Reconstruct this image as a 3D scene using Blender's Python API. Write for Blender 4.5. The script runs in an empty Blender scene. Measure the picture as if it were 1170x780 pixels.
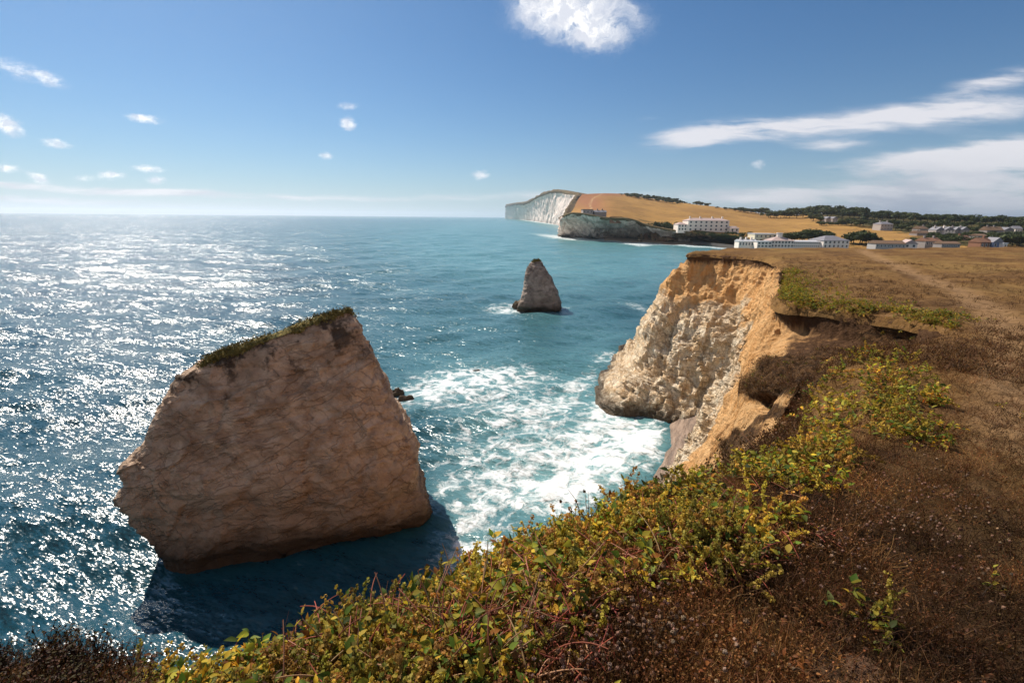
import bpy, math, random
import numpy as np
from mathutils import Vector, Matrix
random.seed(7); RNG = np.random.default_rng(7)
sc = bpy.context.scene; COL = sc.collection
R = math.radians
# ------------------------------------------------------------------ camera
CH = 25.0; F = 552.0
M3 = (Matrix.Rotation(R(90 - 14.45), 3, 'X') @ Matrix.Rotation(R(0.5), 3, 'Z'))
MN = np.array(M3)
cam_d = bpy.data.cameras.new('camera'); cam = bpy.data.objects.new('camera', cam_d); COL.objects.link(cam)
cam.location = (0, 0, CH); cam.rotation_euler = M3.to_euler()
cam_d.sensor_width = 36; cam_d.lens = 36 * F / 1170; cam_d.clip_start = .05; cam_d.clip_end = 80000
sc.camera = cam
EYE = np.array([0, 0, CH])
def ray(px, py):
    return MN @ np.array([(px - 585) / F, -(py - 390) / F, -1.0])
def P(px, py, Y=None, Z=None):
    d = ray(px, py)
    t = Y / d[1] if Y is not None else (Z - CH) / d[2]
    return EYE + d * t
def proj(V):
    q = (V - EYE) @ MN
    w = np.maximum(-q[..., 2], 1e-6)
    return 585 + F * q[..., 0] / w, 390 - F * q[..., 1] / w, -q[..., 2]
def Zp(x, y):                       # the clifftop's general slope
    r = np.sqrt(x * x + y * y)
    z = 20.65 + 2.75 * np.exp(-r / 14) + .012 * np.clip(x, -40, 90) - .006 * np.clip(y, -20, 80)
    return z
def Pg(px, py, lift=0.0):
    d = ray(px, py); lo, hi = .2, 200.0
    for t in np.linspace(.3, 160, 4000):
        p = EYE + d * t
        if p[2] < Zp(p[0], p[1]) + lift: return p
    return EYE + d * 80
# ------------------------------------------------------------------ noise
_pr = np.random.default_rng(11); PERM = _pr.permutation(512).astype(np.int64); PERM = np.concatenate([PERM, PERM, PERM])
_g = _pr.normal(size=(512, 3)); GR = (_g / np.linalg.norm(_g, axis=1)[:, None])
def pn(p):
    p = np.asarray(p, float); s = p.shape[:-1]; p = p.reshape(-1, 3)
    i = np.floor(p).astype(np.int64); f = p - i; i &= 511
    u = f * f * f * (f * (f * 6 - 15) + 10); out = np.zeros(len(p))
    for a in (0, 1):
        for b in (0, 1):
            for c in (0, 1):
                h = PERM[PERM[PERM[(i[:, 0] + a) & 511] + ((i[:, 1] + b) & 511)] + ((i[:, 2] + c) & 511)]
                g = GR[h & 511]
                w = (u[:, 0] if a else 1 - u[:, 0]) * (u[:, 1] if b else 1 - u[:, 1]) * (u[:, 2] if c else 1 - u[:, 2])
                out += w * (g[:, 0] * (f[:, 0] - a) + g[:, 1] * (f[:, 1] - b) + g[:, 2] * (f[:, 2] - c))
    return (out * 1.6).reshape(s)
def fbm(p, size, octs=4, gain=.5, ridged=False, off=0.0):
    p = np.asarray(p, float) / size + off; a = 1.0; s = 0; n = 0
    for _ in range(octs):
        v = pn(p); v = 1 - 2 * np.abs(v) if ridged else v
        s = s + a * v; n += a; a *= gain; p = p * 2.03 + 17.3
    return s / n
def facet(p, size, stretch=(1, 1, 1), seed=0, tilt=.55):
    """angular broken blocks: every cell is a tilted plane"""
    p = np.asarray(p, float); s = p.shape[:-1]; q = p.reshape(-1, 3) * np.array(stretch) / size + .25 * np.stack([pn(p.reshape(-1, 3) / size * .7 + k * 9.1 + seed) for k in range(3)], -1)
    i0 = np.floor(q).astype(np.int64); best = np.full(len(q), 1e9); val = np.zeros(len(q))
    for dx in (-1, 0, 1):
        for dy in (-1, 0, 1):
            for dz in (-1, 0, 1):
                c = i0 + (dx, dy, dz); h = PERM[(PERM[(PERM[(c[:, 0] + seed) & 511] + c[:, 1]) & 511] + c[:, 2]) & 511] & 511
                ctr = c + .5 + .42 * GR[h]; d = q - ctr; dd = (d * d).sum(1); k = dd < best
                best = np.where(k, dd, best); v = (h / 511. - .5) * .8 + (d * GR[(h * 7 + 13) & 511]).sum(1) * tilt * 2; val = np.where(k, v, val)
    return val.reshape(s)
def sst(a, b, x):
    t = np.clip((x - a) / (b - a), 0, 1); return t * t * (3 - 2 * t)
# ------------------------------------------------------------------ mesh helpers
def mesh(name, V, faces, mat=None, parent=None, smooth=True, attrs=None, link=True):
    """faces: list of (n,k) int arrays"""
    V = np.asarray(V, np.float32).reshape(-1, 3)
    if isinstance(faces, np.ndarray): faces = [faces]
    faces = [np.asarray(f, np.int32) for f in faces if len(f)]
    me = bpy.data.meshes.new(name)
    me.vertices.add(len(V)); me.vertices.foreach_set('co', V.ravel())
    nl = sum(f.size for f in faces); nf = sum(len(f) for f in faces)
    me.loops.add(nl); me.polygons.add(nf)
    me.loops.foreach_set('vertex_index', np.concatenate([f.ravel() for f in faces]))
    tot = np.concatenate([np.full(len(f), f.shape[1], np.int32) for f in faces])
    st = np.concatenate([[0], np.cumsum(tot)[:-1]]).astype(np.int32)
    me.polygons.foreach_set('loop_start', st)
    try: me.polygons.foreach_set('loop_total', tot)
    except Exception: pass
    me.update(calc_edges=True)
    me.polygons.foreach_set('use_smooth', np.full(nf, smooth, bool))
    for k, a in (attrs or {}).items():
        a = np.asarray(a, np.float32)
        if a.ndim == 1:
            at = me.attributes.new(k, 'FLOAT', 'POINT'); at.data.foreach_set('value', a)
        else:
            at = me.attributes.new(k, 'FLOAT_COLOR', 'POINT')
            if a.shape[1] == 3: a = np.concatenate([a, np.ones((len(a), 1), np.float32)], 1)
            at.data.foreach_set('color', a.ravel())
    if mat: me.materials.append(mat)
    if not link: return me
    o = bpy.data.objects.new(name, me); COL.objects.link(o)
    if parent: o.parent = parent
    return o
def gridf(n, m, wrap=False):
    i = np.arange(n - 1)[:, None]; mm = m if wrap else m - 1
    j = np.arange(mm)[None]; j2 = (j + 1) % m
    return np.stack([i * m + j, i * m + j2, (i + 1) * m + j2, (i + 1) * m + j], -1).reshape(-1, 4)
def grid_normals(V):
    a = np.gradient(V, axis=0); b = np.gradient(V, axis=1)
    n = np.cross(b, a); n /= np.maximum(np.linalg.norm(n, axis=-1, keepdims=True), 1e-9); return n
def herm(C, x, u):
    """C (n,...) control values at params x (n), evaluated at u"""
    C = np.asarray(C, float); x = np.asarray(x, float)
    sh = (-1,) + (1,) * (C.ndim - 1)
    d = np.diff(C, axis=0) / np.diff(x).reshape(sh)
    m = np.zeros_like(C); m[1:-1] = (d[1:] + d[:-1]) / 2 * .85; m[0] = d[0]; m[-1] = d[-1]
    k = np.clip(np.searchsorted(x, u, 'right') - 1, 0, len(x) - 2)
    h = (x[k + 1] - x[k]); t = ((u - x[k]) / h).reshape(sh); h = h.reshape(sh)
    return ((1 + 2 * t) * (1 - t) ** 2 * C[k] + t * (1 - t) ** 2 * h * m[k] + t * t * (3 - 2 * t) * C[k + 1] + t * t * (t - 1) * h * m[k + 1])
def tag(o, label=None, cat=None, group=None, kind=None):
    if label: o['label'] = label
    if cat: o['category'] = cat
    if group: o['group'] = group
    if kind: o['kind'] = kind
    return o
def empty(name, loc=(0, 0, 0), rz=0):
    o = bpy.data.objects.new(name, None); COL.objects.link(o); o.location = loc; o.rotation_euler = (0, 0, rz); o.empty_display_size = .2
    return o
# ------------------------------------------------------------------ node helper
class G:
    def __init__(s, nt): s.nt = nt
    def n(s, t, ins=None, **kw):
        nd = s.nt.nodes.new(t)
        for k, v in kw.items(): setattr(nd, k, v)
        for k, v in (ins or {}).items(): s.set(nd.inputs[k], v)
        return nd
    def set(s, sock, v):
        if isinstance(v, bpy.types.NodeSocket): s.nt.links.new(v, sock)
        elif isinstance(v, bpy.types.Node): s.nt.links.new(v.outputs[0], sock)
        else:
            if hasattr(sock.default_value, '__len__') and not isinstance(v, (int, float)):
                v = tuple(v); L = len(sock.default_value)
                v = v + (1.0,) * (L - len(v))
            sock.default_value = v
    def m(s, op, a, b=0.0, c=0.0, clamp=False):
        nd = s.n('ShaderNodeMath', operation=op, use_clamp=clamp); s.set(nd.inputs[0], a); s.set(nd.inputs[1], b); s.set(nd.inputs[2], c); return nd.outputs[0]
    def mix(s, f, a, b, mode='MIX'):
        nd = s.n('ShaderNodeMix', data_type='RGBA', blend_type=mode); s.set(nd.inputs[0], f); s.set(nd.inputs[6], a); s.set(nd.inputs[7], b); return nd.outputs[2]
    def noise(s, vec, scale, detail=4, rough=.5, dist=0.0, col=False, typ=None, lac=2.0):
        nd = s.n('ShaderNodeTexNoise', {'Vector': vec, 'Scale': scale, 'Detail': detail, 'Roughness': rough, 'Distortion': dist, 'Lacunarity': lac})
        if typ: nd.noise_type = typ
        return nd.outputs[1 if col else 0]
    def vor(s, vec, scale, feature='F1', out=0, rand=1.0):
        nd = s.n('ShaderNodeTexVoronoi', {'Vector': vec, 'Scale': scale}, feature=feature); return nd.outputs[out]
    def ss(s, x, a, b):
        nd = s.n('ShaderNodeMapRange', interpolation_type='SMOOTHSTEP'); s.set(nd.inputs[0], x); s.set(nd.inputs[1], a); s.set(nd.inputs[2], b); return nd.outputs[0]
    def map(s, vec, loc=(0, 0, 0), rot=(0, 0, 0), scale=(1, 1, 1), typ='POINT'):
        return s.n('ShaderNodeMapping', {'Vector': vec, 'Location': loc, 'Rotation': rot, 'Scale': scale}, vector_type=typ).outputs[0]
    def aniso(s, vec, rot, scale): return s.map(s.map(vec, rot=rot), scale=scale)
    def attr(s, name, out=2): return s.n('ShaderNodeAttribute', attribute_name=name).outputs[out]
    def bump(s, h, strength=.5, dist=.1, normal=None):
        nd = s.n('ShaderNodeBump', {'Height': h, 'Strength': strength, 'Distance': dist})
        if normal is not None: s.set(nd.inputs['Normal'], normal)
        return nd.outputs[0]
def mat(name):
    m = bpy.data.materials.new(name); m.use_nodes = True; nt = m.node_tree; nt.nodes.clear(); g = G(nt)
    out = g.n('ShaderNodeOutputMaterial'); bs = g.n('ShaderNodeBsdfPrincipled'); nt.links.new(bs.outputs[0], out.inputs[0])
    bs.inputs['Specular IOR Level'].default_value = .25
    return m, g, bs
def flat(name, col, rough=.8, vary=.15, scale=.6, spec=.3):
    m, g, bs = mat(name); tc = g.n('ShaderNodeTexCoord').outputs['Object']
    nz = g.noise(tc, scale, 4, .6)
    c = g.mix(g.m('MULTIPLY', nz, vary * 2), col, tuple(v * .45 for v in col[:3]))
    g.set(bs.inputs['Base Color'], c); bs.inputs['Roughness'].default_value = rough; bs.inputs['Specular IOR Level'].default_value = spec
    return m
# ------------------------------------------------------------------ light and sky
SUN_AZ, SUN_EL = R(-39), R(45)
sv = Vector((math.sin(SUN_AZ) * math.cos(SUN_EL), math.cos(SUN_AZ) * math.cos(SUN_EL), math.sin(SUN_EL)))
sd = bpy.data.lights.new('sun', 'SUN'); sd.energy = 5.0; sd.angle = R(.53); sd.color = (1, .93, .82)
so = bpy.data.objects.new('sun', sd); COL.objects.link(so); so.rotation_euler = sv.to_track_quat('Z', 'Y').to_euler()
w = bpy.data.worlds.new('World'); sc.world = w; w.use_nodes = True; w.node_tree.nodes.clear(); g = G(w.node_tree)
sky = g.n('ShaderNodeTexSky', sky_type='NISHITA', sun_disc=False, sun_elevation=SUN_EL, sun_rotation=SUN_AZ, altitude=20, air_density=1.0, dust_density=.35, ozone_density=3.2)
dv = g.n('ShaderNodeTexCoord').outputs['Generated']
sx = g.n('ShaderNodeSeparateXYZ', {0: dv})
yy = g.m('MAXIMUM', sx.outputs[1], .05)
gx = g.m('DIVIDE', sx.outputs[0], yy); gz = g.m('DIVIDE', sx.outputs[2], yy)
gv = g.n('ShaderNodeCombineXYZ', {0: gx, 1: gz, 2: 0.0}).outputs[0]
def warp(vec, scale, amt, sxy=(1, 1)):
    nv = g.noise(g.map(vec, scale=(sxy[0], sxy[1], 1)), scale, 5, .6, col=True)
    q = g.n('ShaderNodeVectorMath', operation='SUBTRACT'); g.set(q.inputs[0], nv); q.inputs[1].default_value = (.5, .5, .5)
    q2 = g.n('ShaderNodeVectorMath', operation='MULTIPLY'); g.set(q2.inputs[0], q.outputs[0]); q2.inputs[1].default_value = (amt / sxy[0] ** .5, amt / sxy[1] ** .5, 0)
    q3 = g.n('ShaderNodeVectorMath', operation='ADD'); g.set(q3.inputs[0], vec); g.set(q3.inputs[1], q2.outputs[0]); return q3.outputs[0]
def blobs(vec, items):
    tot = 0.0
    for (px, py, a, b, tilt, den) in items:
        d = ray(px, py); c = (d[0] / d[1], d[2] / d[1], 0)
        k = 1 / F / d[1] * 1.0
        v = g.map(vec, loc=c, rot=(0, 0, R(-tilt)), scale=(a * k, b * k * 1.05, 1), typ='TEXTURE')
        dt = g.n('ShaderNodeVectorMath', operation='DOT_PRODUCT'); g.set(dt.inputs[0], v); g.set(dt.inputs[1], v)
        e = g.m('MULTIPLY', g.m('EXPONENT', g.m('MULTIPLY', dt.outputs['Value'], -1.1)), den)
        tot = g.m('ADD', tot, e)
    return tot
puffs = [(640, 18, 48, 22, 0, 1.1), (680, 40, 40, 17, 10, .9), (702, 18, 42, 20, 10, .8), (612, 8, 36, 16, 0, .6), (660, 0, 50, 14, 0, .7)]
smalls = [(8, 143, 20, 10, 25, 1.40), (15, 78, 36, 12, 20, 0.65), (56, 90, 22, 8, 20, 0.78), (165, 136, 20, 5, 5, 1.24), (65, 164, 18, 5, 8, 1.08), (168, 193, 20, 4, 3, 1.08),
         (128, 200, 15, 5, 0, 1.24), (178, 206, 11, 5, 0, 1.24), (45, 204, 13, 6, 10, 1.40), (8, 192, 16, 5, 5, 1.08), (397, 142, 9, 7, 0, 1.40), (398, 122, 14, 4, 0, 0.78),
         (550, 200, 11, 5, 0, 1.08), (372, 178, 9, 4, 0, 0.93), (95, 204, 16, 4, 0, 0.78), (866, 188, 8, 5, 0, 0.93)]
streaks = [(800, 155, 62, 13, -8, 1.2), (880, 146, 80, 13, -5, .95), (985, 138, 100, 13, -4, .85), (1110, 128, 120, 15, -5, .9), (1140, 95, 85, 13, -14, .9), (955, 165, 50, 6, -3, .75),
           (1000, 190, 95, 8, -3, .7), (1110, 180, 110, 15, -4, 1.1), (1180, 172, 90, 18, -3, 1.0), (980, 222, 190, 13, -1, .8), (1130, 215, 160, 26, -2, 1.1), (1180, 240, 260, 14, 0, .9),
           (760, 224, 160, 7, -1, .55), (590, 222, 150, 6, -1, .45), (80, 214, 140, 4.5, 3, 1.3), (230, 221, 130, 4, 2, .9), (60, 228, 170, 5, 2, .9), (420, 226, 140, 4, 0, .7), (740, 135, 26, 4, 0, .3)]
v1 = warp(warp(gv, 9, .06), 34, .03); D1 = blobs(v1, puffs)
n1 = g.noise(g.map(v1, scale=(1, 1.5, 1)), 26, 10, .70)
m1 = g.ss(g.m('MULTIPLY', D1, g.m('SUBTRACT', g.m('MULTIPLY', n1, 3.6), .75)), .10, 1.75)
n1b = g.noise(g.map(v1, loc=(.012, -.03, 0), scale=(1, 1.5, 1)), 26, 6, .62)
lit = g.ss(g.m('SUBTRACT', n1, n1b), .10, -.12)
v3 = warp(warp(gv, 26, .010, (1, 2)), 75, .010, (1, 2)); D3 = blobs(v3, smalls)
n3 = g.noise(g.map(v3, scale=(.7, 1.9, 1)), 45, 8, .66)
m1 = g.m('ADD', m1, g.m('MULTIPLY', g.ss(g.m('MULTIPLY', D3, g.m('SUBTRACT', g.m('MULTIPLY', n3, 2.6), .35)), .15, 1.3), .85), clamp=True)
v2 = warp(warp(gv, 3.2, .05, (1, 3)), 12, .022, (1, 5)); D2 = blobs(v2, streaks)
n2 = g.noise(g.map(v2, rot=(0, 0, R(5)), scale=(.30, 2.4, 1)), 15, 7, .6)
m2 = g.ss(g.m('MULTIPLY', D2, g.m('SUBTRACT', g.m('MULTIPLY', n2, 3.4), .72)), .16, 1.35)
fy = g.ss(sx.outputs[1], .06, .2)
m1 = g.m('MULTIPLY', g.m('MULTIPLY', m1, .95), fy); m2 = g.m('MULTIPLY', g.m('MULTIPLY', m2, .82), fy)
shade = g.ss(g.noise(g.map(v2, scale=(.5, 3, 1), loc=(3, .1, 0)), 9, 5, .6), .42, .62)
low = g.ss(gz, .14, .02); east = g.ss(gx, .3, .8)
dk = g.m('MULTIPLY', g.m('ADD', g.m('MULTIPLY', shade, .5), g.m('MULTIPLY', east, .45)), low)
c2 = g.mix(dk, (.70, .68, .70), (.30, .33, .41))
s01 = g.n('ShaderNodeVectorMath', operation='MULTIPLY'); g.set(s01.inputs[0], sky.outputs[0]); s01.inputs[1].default_value = (.0315, .0490, .0615)
hz = g.m('MULTIPLY', g.m('EXPONENT', g.m('MULTIPLY', g.m('MAXIMUM', sx.outputs[2], 0.0), -13.0)), .72)
c = g.mix(hz, s01.outputs[0], (.46, .52, .58))
c = g.mix(m2, c, c2)
c = g.mix(m1, c, g.mix(lit, (.60, .62, .68), (.92, .90, .88)))
m_fill = g.m('MULTIPLY', g.ss(g.noise(g.map(dv, scale=(1, 1, 2.2)), 2.3, 7, .62), .40, .60), g.ss(sx.outputs[1], .02, -.25))  # unseen clouds behind the camera, added to fill shaded faces with neutral light
c = g.mix(g.m('MULTIPLY', m_fill, .7), c, (.66, .60, .56))
bg = g.n('ShaderNodeBackground', {'Color': c, 'Strength': 1.0}); wo = g.n('ShaderNodeOutputWorld'); w.node_tree.links.new(bg.outputs[0], wo.inputs[0])
sc.view_settings.view_transform = 'Standard'; sc.view_settings.look = 'None'; sc.view_settings.exposure = 0.42; sc.view_settings.gamma = 1
cy = sc.cycles; cy.use_denoising = True; cy.max_bounces = 6; cy.diffuse_bounces = 2; cy.glossy_bounces = 2; cy.transmission_bounces = 3; cy.volume_bounces = 1; cy.transparent_max_bounces = 6
cy.sample_clamp_indirect = 6; cy.caustics_reflective = False; cy.caustics_refractive = False
# ------------------------------------------------------------------ sea
def sea_material():
    m, g, bs = mat('sea_water'); pos = g.n('ShaderNodeNewGeometry').outputs['Position']
    foam, shal = g.attr('foam'), g.attr('shallow')
    wp = g.map(pos, rot=(0, 0, R(24)))
    big = g.noise(g.map(pos, scale=(.6, 1.6, 1)), .035, 4, .6)
    tq = g.m('ADD', shal, g.m('MULTIPLY', g.m('SUBTRACT', big, .5), .5), clamp=True)
    c = g.mix(tq, (.008, .050, .072), (.100, .245, .265))
    # foam lace
    nv = g.noise(pos, .35, 4, .6, col=True)
    q = g.n('ShaderNodeVectorMath', operation='MULTIPLY_ADD'); g.set(q.inputs[0], nv); q.inputs[1].default_value = (2.4, 2.4, 0); g.set(q.inputs[2], pos)
    lace = g.noise(q.outputs[0], .55, 9, .68, .6)
    rid = g.m('ABSOLUTE', g.m('SUBTRACT', g.noise(q.outputs[0], .33, 6, .6, .4), .5))
    vr = g.m('SUBTRACT', 1.0, g.m('MULTIPLY', rid, 7.0), clamp=True)
    pat = g.m('ADD', g.m('ADD', g.m('MULTIPLY', lace, 1.25), -.27), g.m('MULTIPLY', vr, .30))
    ft = g.m('SUBTRACT', g.m('ADD', pat, foam), 1.03)
    fm = g.m('MULTIPLY', g.ss(ft, -.12, .22), .92)
    milky = g.ss(foam, .1, .95)
    c = g.mix(g.m('MULTIPLY', milky, .8), c, (.20, .37, .37))
    c = g.mix(fm, c, (.70, .72, .72))
    g.set(bs.inputs['Base Color'], c)
    g.set(bs.inputs['Roughness'], g.m('ADD', .23, g.m('MULTIPLY', fm, .45)))
    bs.inputs['IOR'].default_value = 1.34; bs.inputs['Specular IOR Level'].default_value = .5
    def slope(sc_, amt, stretch, det=3):
        q1 = g.n('ShaderNodeVectorMath', operation='SUBTRACT'); g.set(q1.inputs[0], g.noise(g.map(wp, scale=stretch), sc_, det, .6, .3, col=True)); q1.inputs[1].default_value = (.5, .5, .5)
        q2 = g.n('ShaderNodeVectorMath', operation='MULTIPLY'); g.set(q2.inputs[0], q1.outputs[0]); q2.inputs[1].default_value = (amt, amt, 0); return q2.outputs[0]
    def vadd(x, y):
        q1 = g.n('ShaderNodeVectorMath', operation='ADD'); g.set(q1.inputs[0], x); g.set(q1.inputs[1], y); return q1.outputs[0]
    s_ = vadd(vadd(slope(4.2, 1.5, (.5, 1.4, 1), 2), slope(1.2, 1.5, (.4, 1.5, 1), 4)), vadd(slope(.22, .85, (.35, 1.5, 1), 5), slope(.035, .5, (.4, 1.4, 1), 5)))
    gn = g.n('ShaderNodeNewGeometry').outputs['Normal']
    nn = g.n('ShaderNodeVectorMath', operation='NORMALIZE'); g.set(nn.inputs[0], vadd(gn, s_))
    g.set(bs.inputs['Normal'], g.bump(fm, .6, .15, nn.outputs[0]))
    return m
def blob_sum(px, py, items):
    s = np.zeros_like(px)
    for (x, y, a, b, t, d) in items:
        ct, st = math.cos(R(t)), math.sin(R(t)); dx, dy = px - x, py - y
        u = (dx * ct + dy * st) / a; v = (-dx * st + dy * ct) / b
        s += d * np.exp(-(u * u + v * v))
    return s
def build_sea():
    az = np.radians(np.concatenate([np.linspace(-150, -62, 90), np.linspace(-61.9, 61.9, 900), np.linspace(62, 150, 90)]))
    r = np.exp(np.linspace(math.log(9), math.log(26000), 880))
    A, Rr = np.meshgrid(az, r)
    X = np.sin(A) * Rr; Y = np.cos(A) * Rr; Z = np.zeros_like(X)
    rg = np.random.default_rng(3)
    for k in range(46):
        lam = 2.2 * (22 ** (k / 45)); th = R(-62) + rg.normal() * R(24)
        kx, ky = math.cos(th) * 2 * math.pi / lam, math.sin(th) * 2 * math.pi / lam
        amp = .0060 * lam ** .82 * (.6 + .8 * rg.random())
        att = np.clip(lam / (Rr * .0092 * 3.2) - .6, 0, 1)
        ph = kx * X + ky * Y + rg.random() * 6.28
        Z += amp * att * (np.sin(ph) + .25 * np.sin(2 * ph + .8))
    V = np.stack([X, Y, Z], -1)
    V0 = np.stack([X, Y, 0 * Z], -1)
    px, py, dep = proj(V0)
    px = np.where(dep > 1, px, -9999); 
    foam = blob_sum(px, py, [
        (700, 520, 54, 36, -20, .52), (660, 560, 70, 30, -25, .2), (630, 495, 80, 34, -20, .30), (728, 492, 30, 16, 10, .5), (742, 512, 22, 24, 0, .42), (690, 465, 34, 16, -60, .5), (700, 408, 26, 7, 0, .5), (725, 350, 24, 5, 10, .5),
        (600, 470, 60, 14, -15, .30), (525, 434, 70, 18, -5, .38), (475, 455, 48, 18, -20, .40), (560, 445, 120, 30, 0, .2), (590, 430, 50, 10, 0, .36), (555, 460, 50, 16, -10, .26),
        (535, 590, 26, 34, 20, .42), (505, 560, 16, 14, 0, .25), (530, 520, 60, 40, 0, .2), (610, 540, 120, 70, 0, .27), (600, 560, 60, 30, 0, .28), (560, 640, 70, 30, 0, .35), (650, 560, 50, 26, 0, .45), 
        (578, 352, 26, 6, 0, .75), (642, 354, 12, 3, 0, .6), (612, 362, 40, 5, 0, .25), (660, 440, 40, 10, -40, .35), (680, 380, 40, 10, 0, .22),
        (640, 268.5, 52, 3.2, 3, .30), (690, 274.5, 60, 1.6, 2, .75), (640, 271, 26, 1.6, 6, .7), (728, 279, 18, 2.0, 3, .95), (725, 275.6, 16, 1.0, 0, .8), (765, 279.5, 40, 1.0, 3, .7), (815, 283, 30, 1.0, 3, .8),
        (600, 251.5, 20, .9, 8, .6), (625, 255, 22, .9, 9, .7), (560, 640, 60, 30, -20, .3)])
    foam = .90 * (1 - np.exp(-foam / .68)); foam += .05 * np.clip(fbm(V0, 60, 3), 0, 1)
    shal = blob_sum(px, py, [(700, 285, 230, 42, 5, .85), (560, 300, 180, 45, 0, .5), (650, 545, 130, 75, 0, .72), (560, 430, 150, 60, 0, .34), (690, 430, 60, 80, 0, .3), (640, 262, 100, 14, 0, .25), (480, 268, 250, 30, 0, .28), (520, 380, 170, 60, 0, .25)])
    shal = np.clip(shal, 0, 1)
    o = mesh('sea', V, gridf(len(r), len(az)), sea_material(), attrs={'foam': np.clip(foam, 0, 1.2).ravel(), 'shallow': shal.ravel()})
    tag(o, 'wind rippled blue green sea running out to the horizon', 'sea', kind='structure')
    return o
build_sea()
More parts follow.
